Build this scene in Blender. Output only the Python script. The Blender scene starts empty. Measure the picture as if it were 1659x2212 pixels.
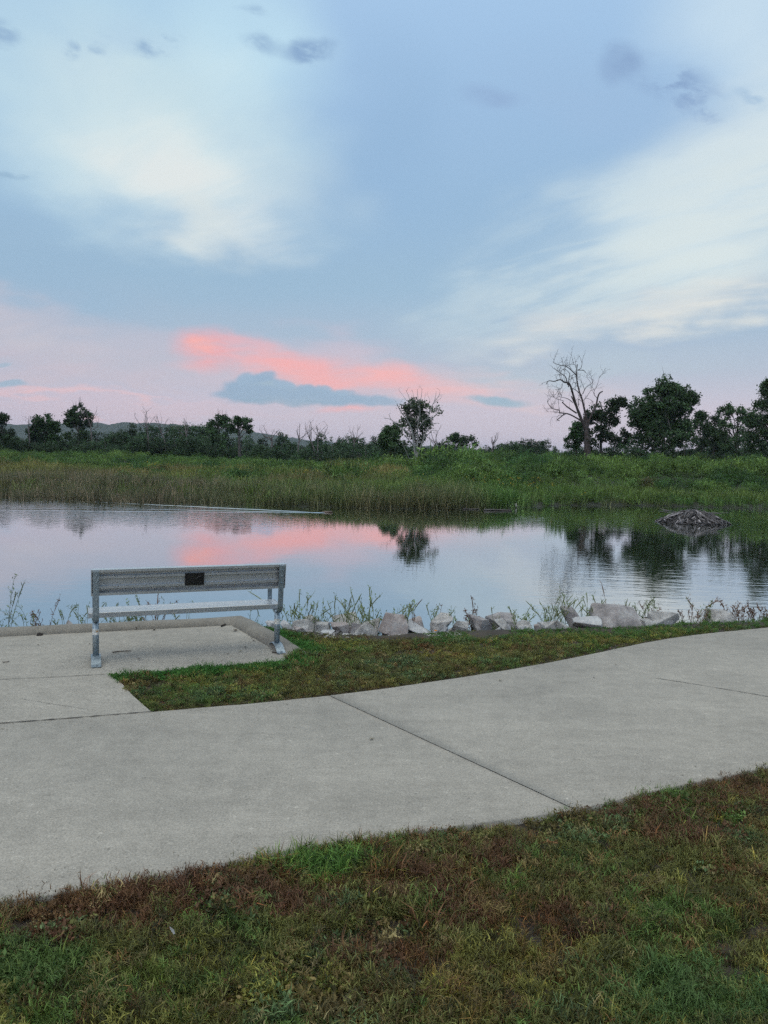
import bpy, bmesh, math, random
import numpy as np
from mathutils import Vector, Matrix, noise as mnoise

S = bpy.context.scene
COL = S.collection
R = math.radians

# ------------------------------------------------------------------ camera
F = 1670.0            # focal length, in units of a 1659 x 2212 picture
PITCH, ROLL, H = R(4.14), R(1.4), 1.8
WZ = -0.70            # water level (path is z = 0)
cam_d = bpy.data.cameras.new('camera')
cam = bpy.data.objects.new('camera', cam_d); COL.objects.link(cam)
cam_d.sensor_fit = 'VERTICAL'; cam_d.sensor_height = 36; cam_d.lens = F/2212*36
cam_d.clip_start = 0.05; cam_d.clip_end = 9000
cam.matrix_world = Matrix.Translation((0, 0, H)) @ Matrix.Rotation(R(90)-PITCH, 4, 'X') @ Matrix.Rotation(ROLL, 4, 'Z')
S.camera = cam

def ray(px, py):
    a1 = (px-829.5)/F; b1 = (1106-py)/F
    a = a1*math.cos(ROLL)-b1*math.sin(ROLL); b = a1*math.sin(ROLL)+b1*math.cos(ROLL)
    return np.array([a, math.cos(PITCH)+b*math.sin(PITCH), -math.sin(PITCH)+b*math.cos(PITCH)])
def P(px, py, z=0.0):                      # where a sight line meets the level z
    d = ray(px, py); t = (z-H)/d[2]; return (float(d[0]*t), float(d[1]*t))
def at(px, py, Y):                         # where it reaches the distance Y
    d = ray(px, py); t = Y/d[1]; return Vector((d[0]*t, Y, H+d[2]*t))
def azel(px, py):
    d = ray(px, py); d = d/np.linalg.norm(d)
    return math.atan2(d[0], d[1]), math.asin(d[2])
def lin(c):
    return tuple(((v/255)/12.92 if v/255 <= .04045 else ((v/255+.055)/1.055)**2.4) for v in c)

# ------------------------------------------------------------------ sky
SUN_EL, SUN_AZ = R(9), R(205)              # low sun behind the camera, veiled by cloud
W = bpy.data.worlds.new('World'); S.world = W; W.use_nodes = True
nt = W.node_tree; nt.nodes.clear()
def N(t, tree=None, **kw):
    n = (tree or nt).nodes.new(t)
    for k, v in kw.items():
        if k == 'i':
            for kk, vv in v.items(): n.inputs[kk].default_value = vv
        else: setattr(n, k, v)
    return n
def LK(a, b, tree=None): (tree or nt).links.new(a, b)
tc = N('ShaderNodeTexCoord')
nrm = N('ShaderNodeVectorMath', operation='NORMALIZE'); LK(tc.outputs['Generated'], nrm.inputs[0])
sp = N('ShaderNodeSeparateXYZ'); LK(nrm.outputs[0], sp.inputs[0])
az = N('ShaderNodeMath', operation='ARCTAN2'); LK(sp.outputs[0], az.inputs[0]); LK(sp.outputs[1], az.inputs[1])
el = N('ShaderNodeMath', operation='ARCSINE'); LK(sp.outputs[2], el.inputs[0])
ae = N('ShaderNodeCombineXYZ'); LK(az.outputs[0], ae.inputs[0]); LK(el.outputs[0], ae.inputs[1])
# cloud-deck coordinates (a flat layer seen in perspective) for wisps and warping
zz = N('ShaderNodeMath', operation='ADD', i={1: .22}); LK(sp.outputs[2], zz.inputs[0])
zc = N('ShaderNodeMath', operation='MAXIMUM', i={1: .12}); LK(zz.outputs[0], zc.inputs[0])
dk = N('ShaderNodeVectorMath', operation='DIVIDE'); LK(nrm.outputs[0], dk.inputs[0])
czz = N('ShaderNodeCombineXYZ'); [LK(zc.outputs[0], czz.inputs[i]) for i in range(3)]
LK(czz.outputs[0], dk.inputs[1])
def warp(vec, scale, amp, det, src, off=0):
    mp = N('ShaderNodeMapping', i={'Location': (off, off*.7, 0)}); LK(src, mp.inputs[0])
    n = N('ShaderNodeTexNoise', i={'Scale': scale, 'Detail': det, 'Roughness': .55}); LK(mp.outputs[0], n.inputs['Vector'])
    s = N('ShaderNodeVectorMath', operation='SUBTRACT', i={1: (.5, .5, .5)}); LK(n.outputs['Color'], s.inputs[0])
    m = N('ShaderNodeVectorMath', operation='MULTIPLY', i={1: amp}); LK(s.outputs[0], m.inputs[0])
    a = N('ShaderNodeVectorMath', operation='ADD'); LK(vec, a.inputs[0]); LK(m.outputs[0], a.inputs[1])
    return a.outputs[0]
w1 = warp(ae.outputs[0], 2.6, (.16, .11, 0), 2, dk.outputs[0])              # big soft masses
w2 = warp(ae.outputs[0], 9, (.030, .022, 0), 2, nrm.outputs[0], 3)           # small clouds
w2 = warp(w2, 38, (.010, .008, 0), 3, nrm.outputs[0], 7)
w3 = warp(w1, 8, (.055, .040, 0), 4, dk.outputs[0], 1)
w4 = warp(w2, 16, (.045, .018, 0), 5, nrm.outputs[0], 11)
WV = {1: w1, 2: w2, 3: w3, 4: w4}

ramp = N('ShaderNodeValToRGB'); mr = N('ShaderNodeMapRange', i={'From Min': -.2, 'From Max': 1.5708})
LK(el.outputs[0], mr.inputs[0]); LK(mr.outputs[0], ramp.inputs[0])
def elf(py): return (azel(829, py)[1]+.2)/1.7708
stops = [(0, (120, 118, 122)), ((0+.2)/1.7708-.003, (196, 190, 210)), (elf(960), (203, 192, 216)), (elf(880), (200, 188, 213)),
         (elf(800), (176, 183, 208)), (elf(720), (163, 182, 209)), (elf(620), (153, 182, 212)), (elf(450), (150, 182, 217)),
         (elf(250), (156, 188, 226)), (elf(0), (166, 198, 236)), (.58, (205, 216, 230)), (1.0, (250, 240, 222))]  # last stops, overhead and out of view, whitened to make the light neutral
cr = ramp.color_ramp
while len(cr.elements) < len(stops): cr.elements.new(.5)
for e, (p, c) in zip(cr.elements, stops): e.position = p; e.color = (*lin(c), 1)
cur = ramp.outputs[0]
def blob(px, py, rx, ry, rot, c, k, soft=.8, w=1, tex=None):
    """one soft cloud: centre and radii given in picture units, turned into azimuth / elevation"""
    global cur
    c0 = np.array(azel(px, py)); e = 4.0
    J = np.array([(np.array(azel(px+e, py))-c0)/e, (np.array(azel(px, py+e))-c0)/e]).T
    a = R(rot); M = J @ np.array([[math.cos(a), -math.sin(a)], [math.sin(a), math.cos(a)]]) @ np.diag([rx, ry])
    U, Sg, _ = np.linalg.svd(M); th_ = math.atan2(U[1, 0], U[0, 0])
    gt = N('ShaderNodeTexGradient', gradient_type='SPHERICAL'); tm = gt.texture_mapping; tm.vector_type = 'TEXTURE'
    tm.translation = (c0[0], c0[1], 0); tm.rotation = (0, 0, th_); tm.scale = (Sg[0], Sg[1], 1); LK(WV[w], gt.inputs[0])
    m = N('ShaderNodeMapRange', interpolation_type='SMOOTHSTEP', i={'From Min': 0.0, 'From Max': soft, 'To Min': 0.0, 'To Max': k})
    LK(gt.outputs[1], m.inputs[0]); f = m.outputs[0]
    if tex:
        t = N('ShaderNodeMath', operation='MULTIPLY'); LK(f, t.inputs[0]); LK(tex, t.inputs[1]); f = t.outputs[0]
    x = N('ShaderNodeMix', data_type='RGBA', blend_type='MIX'); LK(f, x.inputs[0]); LK(cur, x.inputs[6]); x.inputs[7].default_value = (*lin(c), 1)
    cur = x.outputs[2]
def wisp(scale, lo, hi, a, b, stretch=(1, 1, 1), rot=0, det=4):
    mp = N('ShaderNodeMapping', vector_type='TEXTURE', i={'Rotation': (0, 0, R(rot)), 'Scale': stretch}); LK(dk.outputs[0], mp.inputs[0])
    n = N('ShaderNodeTexNoise', i={'Scale': scale, 'Detail': det, 'Roughness': .58, 'Distortion': .3}); LK(mp.outputs[0], n.inputs['Vector'])
    m = N('ShaderNodeMapRange', interpolation_type='SMOOTHSTEP', i={'From Min': lo, 'From Max': hi, 'To Min': a, 'To Max': b}); LK(n.outputs[0], m.inputs[0])
    return m.outputs[0]
T1 = wisp(3.0, .28, .60, .66, 1.0, (1.5, 1, 1), -60)
T2 = wisp(5.5, .34, .64, .40, 1.0, (2.2, .8, 1), -30, 6)
T3 = wisp(11, .3, .68, .45, 1.0, (1.5, 1, 1), 0, 6)
T4 = wisp(4.6, .34, .64, .18, 1.0, (2.2, .75, 1), -48, 7)     # combed streaks of the right-hand sheet
T5 = wisp(4.8, .34, .64, .15, 1.0, (2.0, .8, 1), 68, 7)      # and of the left-hand one
T6 = wisp(16, .40, .62, .0, 1.0, (1.4, 1, 1), 20, 7)
CLOUDS = [
 # left bright mass
 (150, 130, 760, 470, 12, (184, 216, 240), .92, .8, 1, T1),
 (560, 70, 240, 240, 0, (200, 230, 248), .8, .8, 1, T1),
 (500, 190, 150, 120, 50, (212, 234, 247), .7, .9, 3, T2),
 (300, 290, 620, 300, 20, (203, 225, 237), .95, .75, 3, T1),
 (340, 350, 460, 220, 24, (226, 236, 240), .85, .9, 3, T2),
 (400, 420, 330, 130, 26, (232, 234, 236), .85, .9, 3, T2),
 (445, 490, 150, 90, 40, (224, 229, 231), .6, .9, 3, None),
 (660, 420, 240, 110, 24, (184, 204, 225), .5, .95, 1, T5),
 (20, 580, 460, 110, 16, (150, 180, 212), .65, .9, 1, None),
 (300, 100, 190, 60, 10, (182, 206, 234), .4, .9, 3, T3),
 # right bright mass
 (1620, 20, 340, 320, 0, (204, 224, 243), .9, .95, 1, T1),
 (1580, 380, 540, 270, -32, (211, 227, 238), .95, .85, 1, T1),
 (1560, 400, 540, 260, -34, (231, 237, 240), .85, .85, 3, T4),
 (1300, 520, 620, 210, -28, (205, 220, 231), .85, .85, 3, T4),
 (1480, 540, 560, 200, -22, (220, 228, 231), .85, .85, 3, T4),
 (1330, 690, 480, 75, -11, (224, 220, 221), .85, .85, 3, T2),
 (1600, 640, 360, 90, -14, (232, 228, 224), .9, .85, 3, T2),
 (1130, 640, 330, 110, -15, (186, 200, 216), .5, .95, 1, T4),
 (1290, 190, 330, 130, 12, (158, 187, 224), .55, .95, 1, None),
 # centre band of blue
 (860, 330, 180, 330, 8, (148, 181, 219), .65, .95, 1, None),
 (620, 620, 520, 80, 4, (151, 181, 211), .55, .95, 1, None),
 (1200, 810, 520, 55, -3, (178, 192, 211), .6, .95, 1, None),
 # left low mauve
 (0, 650, 220, 40, 8, (200, 190, 206), .5, .95, 3, T2),
 (60, 770, 420, 80, 8, (196, 184, 205), .55, .95, 3, T2),
 (150, 850, 380, 22, 8, (240, 190, 200), .75, .95, 3, T2),
 (200, 790, 420, 50, 10, (206, 184, 203), .5, .95, 3, T2),
 (40, 700, 300, 60, 14, (206, 198, 210), .55, .95, 3, T2),
 (330, 900, 500, 40, 2, (214, 188, 208), .5, .95, 3, None),
 (120, 730, 560, 120, 8, (200, 188, 206), .6, .95, 1, T1),
 # glowing pink cloud
 (560, 748, 150, 26, 10, (226, 178, 192), .6, .95, 4, T2),
 (420, 790, 90, 18, 10, (224, 180, 194), .6, .95, 4, T2),
 (700, 800, 480, 95, 7, (214, 186, 204), .6, .95, 3, None),
 (1080, 850, 260, 60, 4, (226, 194, 204), .6, .95, 3, T2),
 (450, 754, 98, 58, 6, (250, 160, 166), .9, .8, 4, T3),
 (435, 745, 52, 26, 0, (255, 172, 168), .8, .8, 4, T3),
 (540, 738, 70, 14, 10, (244, 168, 178), .7, .9, 4, T2),
 (560, 775, 150, 58, 18, (243, 172, 182), .75, .9, 4, T3),
 (650, 800, 160, 46, 12, (253, 168, 170), .9, .85, 4, T3),
 (720, 812, 200, 56, 8, (249, 168, 174), .85, .85, 4, T2),
 (850, 816, 130, 38, 4, (252, 172, 174), .9, .85, 4, T3),
 (900, 834, 160, 42, 8, (246, 174, 182), .8, .9, 4, T2),
 (1000, 856, 150, 34, 4, (238, 184, 194), .65, .9, 4, T3),
 (745, 888, 95, 14, -4, (246, 174, 184), .9, .85, 4, T3),
 # slate blue clouds
 (560, 846, 92, 32, 4, (142, 167, 202), 1.0, .4, 4, None),
 (560, 828, 38, 20, 0, (142, 167, 202), 1.0, .45, 2, None),
 (510, 850, 62, 14, 2, (142, 167, 202), .9, .6, 2, None),
 (690, 860, 150, 27, 4, (142, 167, 202), 1.0, .5, 4, None),
 (810, 868, 90, 14, 3, (142, 167, 202), .9, .6, 4, None),
 (600, 838, 60, 10, 6, (160, 180, 202), .6, .8, 4, T3),
 (620, 872, 150, 9, 3, (126, 160, 192), .6, .8, 4, T3),
 (545, 820, 26, 17, 0, (146, 171, 205), .9, .6, 4, None),
 (577, 818, 24, 16, 0, (142, 167, 202), .9, .6, 4, None),
 (612, 836, 24, 13, 0, (146, 171, 205), .85, .6, 4, None),
 (655, 842, 34, 13, 0, (142, 167, 202), .85, .6, 4, None),
 (705, 842, 32, 14, 0, (146, 171, 205), .85, .6, 4, None),
 (748, 848, 28, 12, 0, (146, 171, 205), .8, .6, 4, None),
 (640, 868, 110, 10, 3, (150, 172, 204), .6, .8, 4, T3),
 (1075, 868, 92, 13, 1, (152, 176, 204), .95, .65, 2, None),
 (1075, 863, 40, 11, 0, (148, 174, 203), .9, .6, 2, None),
 (20, 832, 50, 9, 6, (152, 176, 206), .9, .6, 2, None),
 (5, 790, 26, 7, 6, (160, 180, 208), .8, .7, 2, None),
 # small grey scraps overhead
 (1340, 138, 64, 62, 0, (138, 165, 206), .95, .7, 4, T3),
 (1455, 182, 150, 70, 22, (138, 165, 206), 1.0, .8, 4, T6),
 (1520, 232, 76, 30, 42, (140, 166, 206), .9, .75, 4, T6),
 (1066, 208, 92, 38, 8, (144, 170, 211), .8, .85, 4, T3),
 (664, 114, 66, 40, -6, (138, 168, 208), .95, .75, 4, T6),
 (345, 102, 70, 32, -4, (150, 180, 214), .9, .75, 4, T6),
 (226, 92, 38, 24, 20, (148, 178, 213), .85, .8, 4, T6),
 (148, 112, 34, 24, 40, (148, 178, 213), .85, .8, 4, T6),
 (210, 118, 30, 16, 20, (150, 180, 214), .7, .8, 4, T6),
 (570, 100, 70, 30, 20, (152, 182, 216), .8, .8, 4, T6),
 (545, 30, 50, 18, 20, (152, 182, 216), .7, .8, 4, T6),
 (15, 70, 66, 34, 25, (150, 180, 214), .9, .8, 4, T6),
 (30, 378, 80, 15, 5, (150, 180, 210), .8, .8, 4, T6),
 (1630, 215, 60, 34, 10, (160, 188, 220), .8, .8, 4, T6),
]
for b in CLOUDS: blob(*b)
# unseen sky made brighter behind and overhead to lift the light, dimmed low behind
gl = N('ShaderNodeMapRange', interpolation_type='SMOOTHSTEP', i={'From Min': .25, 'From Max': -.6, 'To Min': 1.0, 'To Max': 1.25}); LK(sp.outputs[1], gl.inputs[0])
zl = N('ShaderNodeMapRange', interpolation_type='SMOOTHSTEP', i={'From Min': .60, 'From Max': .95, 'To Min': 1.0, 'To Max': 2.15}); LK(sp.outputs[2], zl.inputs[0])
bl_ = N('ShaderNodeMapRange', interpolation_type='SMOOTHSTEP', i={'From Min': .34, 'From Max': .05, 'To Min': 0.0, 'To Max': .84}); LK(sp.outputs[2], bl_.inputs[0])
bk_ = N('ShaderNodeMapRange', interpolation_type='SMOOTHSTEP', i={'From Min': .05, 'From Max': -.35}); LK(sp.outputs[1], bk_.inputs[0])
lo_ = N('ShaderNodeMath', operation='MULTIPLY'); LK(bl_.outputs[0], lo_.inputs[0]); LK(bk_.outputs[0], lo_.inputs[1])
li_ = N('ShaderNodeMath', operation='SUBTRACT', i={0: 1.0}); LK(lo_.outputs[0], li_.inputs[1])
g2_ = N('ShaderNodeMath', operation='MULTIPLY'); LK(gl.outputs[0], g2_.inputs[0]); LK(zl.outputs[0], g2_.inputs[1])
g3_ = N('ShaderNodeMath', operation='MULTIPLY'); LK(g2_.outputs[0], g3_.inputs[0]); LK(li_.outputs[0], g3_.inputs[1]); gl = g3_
hue = N('ShaderNodeVectorMath', operation='MULTIPLY', i={1: (.99, 1.0, .955)}); LK(cur, hue.inputs[0]); cur = hue.outputs[0]
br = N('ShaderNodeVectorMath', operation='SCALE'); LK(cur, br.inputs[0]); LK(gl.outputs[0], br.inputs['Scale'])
sky = N('ShaderNodeTexSky', sky_type='NISHITA', sun_disc=False, sun_elevation=SUN_EL, sun_rotation=SUN_AZ)
b1 = N('ShaderNodeBackground', i={'Strength': .02}); LK(sky.outputs[0], b1.inputs[0])
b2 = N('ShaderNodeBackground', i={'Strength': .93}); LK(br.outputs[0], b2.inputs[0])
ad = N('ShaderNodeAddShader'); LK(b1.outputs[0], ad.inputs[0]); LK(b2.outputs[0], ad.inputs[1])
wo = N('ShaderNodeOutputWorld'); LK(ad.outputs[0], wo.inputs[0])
W.cycles.sampling_method = 'MANUAL'; W.cycles.sample_map_resolution = 512

sl = bpy.data.lights.new('sun', 'SUN'); sl.energy = .5; sl.angle = R(28); sl.color = (1, .93, .88)
so = bpy.data.objects.new('sun', sl); COL.objects.link(so)
so.rotation_euler = (R(62), 0, R(-28))     # soft light from behind and above the viewer
S.view_settings.view_transform = 'Standard'; S.view_settings.look = 'None'
S.view_settings.gamma = 1; S.view_settings.use_curve_mapping = False
S.view_settings.exposure = 0.0
S.cycles.max_bounces = 5; S.cycles.diffuse_bounces = 2; S.cycles.glossy_bounces = 3; S.cycles.transmission_bounces = 2; S.cycles.transparent_max_bounces = 4
S.cycles.use_denoising = False; S.cycles.use_adaptive_sampling = True; S.cycles.adaptive_threshold = .03
S.cycles.caustics_reflective = False; S.cycles.caustics_refractive = False

# ------------------------------------------------------------------ helpers
def tag(o, label=None, cat=None, group=None, kind=None):
    if label: o['label'] = label
    if cat: o['category'] = cat
    if group: o['group'] = group
    if kind: o['kind'] = kind
    return o
def empty(name, loc, rz=0, **kw):
    o = bpy.data.objects.new(name, None); COL.objects.link(o); o.location = loc; o.rotation_euler.z = rz
    o.empty_display_size = .1
    return tag(o, **kw)
def np_mesh(name, V, F4=None, F3=None, col=None, smooth=False):
    me = bpy.data.meshes.new(name); V = np.asarray(V, np.float32); me.vertices.add(len(V)); me.vertices.foreach_set('co', V.ravel())
    F4 = np.zeros((0, 4), np.int32) if F4 is None else np.asarray(F4, np.int32).reshape(-1, 4)
    F3 = np.zeros((0, 3), np.int32) if F3 is None else np.asarray(F3, np.int32).reshape(-1, 3)
    loops = np.concatenate([F4.ravel(), F3.ravel()])
    me.loops.add(len(loops)); me.loops.foreach_set('vertex_index', loops)
    n4, n3 = len(F4), len(F3); me.polygons.add(n4+n3)
    st = np.concatenate([np.arange(n4)*4, n4*4+np.arange(n3)*3]).astype(np.int32)
    me.polygons.foreach_set('loop_start', st)
    if smooth: me.polygons.foreach_set('use_smooth', np.ones(n4+n3, bool))
    me.update(calc_edges=True)
    if col is not None:
        a = me.attributes.new('Col', 'FLOAT_COLOR', 'POINT'); c = np.ones((len(V), 4), np.float32); c[:, :3] = col; a.data.foreach_set('color', c.ravel())
    return me
def link(name, me, mat=None, parent=None, loc=None, **kw):
    o = bpy.data.objects.new(name, me); COL.objects.link(o)
    if mat: me.materials.append(mat)
    if parent: o.parent = parent
    if loc is not None: o.location = loc
    return tag(o, **kw)
def bm_obj(name, bm, mat, parent=None, smooth=False, bevel=0, **kw):
    if bevel: bmesh.ops.bevel(bm, geom=[e for e in bm.edges if len(e.link_faces) == 2 and e.calc_face_angle(0) > .5], offset=bevel, segments=2, affect='EDGES', profile=.6)
    me = bpy.data.meshes.new(name); bm.to_mesh(me); bm.free()
    if smooth:
        for p in me.polygons: p.use_smooth = True
    return link(name, me, mat, parent, **kw)
def box(bm, x0, x1, y0, y1, z0, z1):
    vs = [bm.verts.new(p) for p in [(x0,y0,z0),(x1,y0,z0),(x1,y1,z0),(x0,y1,z0),(x0,y0,z1),(x1,y0,z1),(x1,y1,z1),(x0,y1,z1)]]
    for f in [(3,2,1,0),(4,5,6,7),(0,1,5,4),(1,2,6,5),(2,3,7,6),(3,0,4,7)]: bm.faces.new([vs[i] for i in f])
    return vs
def lerp(a, b, t): return a+(b-a)*t
def hash2(ix, iy, s):
    h = (ix.astype(np.int64)*374761393+iy.astype(np.int64)*668265263+s*1442695041) & 0xffffffff
    h = ((h ^ (h >> 13))*1274126177) & 0xffffffff
    return ((h ^ (h >> 16)) & 0xffff)/65535.0
def vn(x, y, sc, s=0):
    x = np.asarray(x, float)/sc; y = np.asarray(y, float)/sc
    ix = np.floor(x); iy = np.floor(y); fx = x-ix; fy = y-iy; fx = fx*fx*(3-2*fx); fy = fy*fy*(3-2*fy)
    return lerp(lerp(hash2(ix, iy, s), hash2(ix+1, iy, s), fx), lerp(hash2(ix, iy+1, s), hash2(ix+1, iy+1, s), fx), fy)
def fbm(x, y, sc, s=0, o=3):
    t = 0; a = .5; n = 0
    for k in range(o): t = t+a*vn(x, y, sc/2**k, s+k*17); n += a; a *= .5
    return t/n
def frames(pts):
    pts = np.asarray(pts, float); T = np.gradient(pts, axis=0); T /= np.linalg.norm(T, axis=1, keepdims=True)+1e-9
    out = []
    up = np.array([0, 0, 1.0]) if abs(T[0][2]) < .9 else np.array([1.0, 0, 0])
    for t in T:
        a = np.cross(t, up); a /= np.linalg.norm(a)+1e-9; b = np.cross(a, t); out.append((a, b)); up = b
    return out
def tubes(segs, sides=5):
    """segs: list of (points, radii) -> verts, quads, tris"""
    V, Q, T3 = [], [], []; base = 0
    ang = np.arange(sides)*2*math.pi/sides; ca, sa = np.cos(ang)[:, None], np.sin(ang)[:, None]
    for pts, rad in segs:
        fr = frames(pts); n = len(pts)
        for p, r, (a, b) in zip(pts, rad, fr): V.append(np.asarray(p)+r*(ca*a+sa*b))
        for i in range(n-1):
            for k in range(sides):
                k2 = (k+1) % sides; o = base+i*sides
                Q.append((o+k, o+k2, o+sides+k2, o+sides+k))
        V.append(np.array([pts[-1]])); tip = base+n*sides
        for k in range(sides): T3.append((base+(n-1)*sides+k, base+(n-1)*sides+(k+1) % sides, tip))
        base += n*sides+1
    return np.concatenate(V), Q, T3
def leaf_quads(rng, C, size, up=.0, aspect=.55, jit=.35):
    """C: (n,3) centres. One folded-diamond leaf quad each."""
    n = len(C); d = rng.normal(size=(n, 3)); d[:, 2] += up; d /= np.linalg.norm(d, axis=1, keepdims=True)
    e = rng.normal(size=(n, 3)); e -= (e*d).sum(1, keepdims=True)*d; e /= np.linalg.norm(e, axis=1, keepdims=True)
    L = size*(1+jit*rng.normal(size=(n, 1))).clip(.4, 2); w = L*aspect
    V = np.stack([C-d*L*.5, C+e*w*.5, C+d*L*.5, C-e*w*.5], 1).reshape(-1, 3)
    return V, np.arange(n*4).reshape(-1, 4)
def blades(rng, base, h, w, lean, col0, col1, droop=.5, two=True):
    """grass blades: base (n,3); returns verts, quads, tris, colours"""
    n = len(base); a = rng.uniform(0, 2*math.pi, n); ld = np.stack([np.cos(a), np.sin(a), np.zeros(n)], 1)
    b = a+math.pi/2+rng.normal(size=n)*.8; wd = np.stack([np.cos(b), np.sin(b), np.zeros(n)], 1)
    h = np.broadcast_to(h, n)[:, None]; w = np.broadcast_to(w, n)[:, None]; le = (np.broadcast_to(lean, n)*rng.uniform(.2, 1.3, n))[:, None]
    up = np.array([[0, 0, 1.0]])
    m = base+up*h*.55*np.sqrt(1-np.minimum(le*.4, .8)**2)+ld*h*le*.35
    t = base+up*h*(1-droop*le*.6)+ld*h*le*1.0
    V = np.stack([base-wd*w*.5, base+wd*w*.5, m+wd*w*.42, m-wd*w*.42, t], 1).reshape(-1, 3)
    i = np.arange(n)[:, None]*5
    Q = i+np.array([[0, 1, 2, 3]]); T = i+np.array([[3, 2, 4]])
    c0 = np.broadcast_to(col0, (n, 3)); c1 = np.broadcast_to(col1, (n, 3))
    C = np.stack([c0, c0, lerp(c0, c1, .6), lerp(c0, c1, .6), c1], 1).reshape(-1, 3)
    return V, Q, T, C
def merge(parts):
    """parts: (V, Q, T, C)"""
    Vs, Qs, Ts, Cs = [], [], [], []; b = 0
    for V, Q, T, C in parts:
        Vs.append(V); Cs.append(np.broadcast_to(C, (len(V), 3)))
        if Q is not None and len(Q): Qs.append(np.asarray(Q)+b)
        if T is not None and len(T): Ts.append(np.asarray(T)+b)
        b += len(V)
    return np.concatenate(Vs), (np.concatenate(Qs) if Qs else np.zeros((0, 4), int)), (np.concatenate(Ts) if Ts else np.zeros((0, 3), int)), np.concatenate(Cs)

# ------------------------------------------------------------------ materials
def new_mat(name):
    m = bpy.data.materials.new(name); m.use_nodes = True; t = m.node_tree; t.nodes.clear()
    out = N('ShaderNodeOutputMaterial', t); bs = N('ShaderNodeBsdfPrincipled', t); LK(bs.outputs[0], out.inputs[0], t)
    return m, t, bs, out
def stone_mat(name, cols, scale=8, rough=.85, bump=.3, det=8, spots=None, metallic=0, fine=60, dist=.02, finek=.25):
    """cols: 2..4 colours spread over a noise; bump from coarse and fine noise; object coordinates"""
    m, t, bs, out = new_mat(name)
    tcx = N('ShaderNodeTexCoord', t)
    n1 = N('ShaderNodeTexNoise', t, i={'Scale': scale, 'Detail': det, 'Roughness': .6}); LK(tcx.outputs['Object'], n1.inputs['Vector'], t)
    rp = N('ShaderNodeValToRGB', t); LK(n1.outputs[0], rp.inputs[0], t)
    el_ = rp.color_ramp.elements
    while len(el_) < len(cols): el_.new(.5)
    for k, c in enumerate(cols): el_[k].position = .3+.4*k/(len(cols)-1); el_[k].color = (*c, 1)
    n2 = N('ShaderNodeTexNoise', t, i={'Scale': fine, 'Detail': 5, 'Roughness': .7}); LK(tcx.outputs['Object'], n2.inputs['Vector'], t)
    mm = N('ShaderNodeMapRange', t, i={'From Min': .3, 'From Max': .7, 'To Min': 1-finek, 'To Max': 1+finek}); LK(n2.outputs[0], mm.inputs[0], t)
    sc = N('ShaderNodeVectorMath', t, operation='SCALE'); LK(rp.outputs[0], sc.inputs[0], t); LK(mm.outputs[0], sc.inputs['Scale'], t)
    LK(sc.outputs[0], bs.inputs['Base Color'], t)
    bs.inputs['Roughness'].default_value = rough; bs.inputs['Metallic'].default_value = metallic
    ads = N('ShaderNodeMath', t, operation='ADD'); LK(n1.outputs[0], ads.inputs[0], t); LK(n2.outputs[0], ads.inputs[1], t)
    bp = N('ShaderNodeBump', t, i={'Strength': bump, 'Distance': dist}); LK(ads.outputs[0], bp.inputs['Height'], t); LK(bp.outputs[0], bs.inputs['Normal'], t)
    return m
def leaf_mat(name, tint=True, trans=.3, rough=.6, base=(1.85, 1.75, 1.6), rand=.25):
    """vertex colour 'Col' (leaf's own colour) x tint carried by each instanced clump"""
    m, t, bs, out = new_mat(name)
    a = N('ShaderNodeAttribute', t, attribute_name='Col'); cur_ = a.outputs['Color']
    if tint:
        b = N('ShaderNodeAttribute', t, attribute_name='tint', attribute_type='INSTANCER')
        x = N('ShaderNodeVectorMath', t, operation='MULTIPLY'); LK(cur_, x.inputs[0], t); LK(b.outputs['Vector'], x.inputs[1], t); cur_ = x.outputs[0]
    x = N('ShaderNodeVectorMath', t, operation='MULTIPLY', i={1: base}); LK(cur_, x.inputs[0], t); cur_ = x.outputs[0]
    oi = N('ShaderNodeObjectInfo', t); mr_ = N('ShaderNodeMapRange', t, i={'To Min': 1-rand, 'To Max': 1+rand}); LK(oi.outputs['Random'], mr_.inputs[0], t)
    x = N('ShaderNodeVectorMath', t, operation='SCALE'); LK(cur_, x.inputs[0], t); LK(mr_.outputs[0], x.inputs['Scale'], t); cur_ = x.outputs[0]
    LK(cur_, bs.inputs['Base Color'], t); bs.inputs['Roughness'].default_value = rough; bs.inputs['Specular IOR Level'].default_value = .25
    tr = N('ShaderNodeBsdfTranslucent', t); LK(cur_, tr.inputs[0], t)
    mx = N('ShaderNodeMixShader', t, i={0: trans}); LK(bs.outputs[0], mx.inputs[1], t); LK(tr.outputs[0], mx.inputs[2], t); LK(mx.outputs[0], out.inputs[0], t)
    return m

M_soil = stone_mat('soil', [(.018, .013, .010), (.035, .026, .018), (.06, .047, .035)], scale=5, fine=80, bump=.8)
M_leafT = leaf_mat('clump_leaves')
M_leaf = leaf_mat('tree_leaves', tint=False, rand=.42)
M_bark = stone_mat('grey_bark', [(.045, .04, .038), (.11, .10, .095)], scale=6, fine=30, bump=.6)
M_palebark = stone_mat('pale_bark', [(.16, .16, .16), (.30, .30, .30)], scale=3, fine=20, bump=.4)
M_deadbark = stone_mat('weathered_bark', [(.025, .020, .019), (.055, .042, .040), (.08, .065, .06)], scale=2.5, fine=25, bump=.5)

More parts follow.
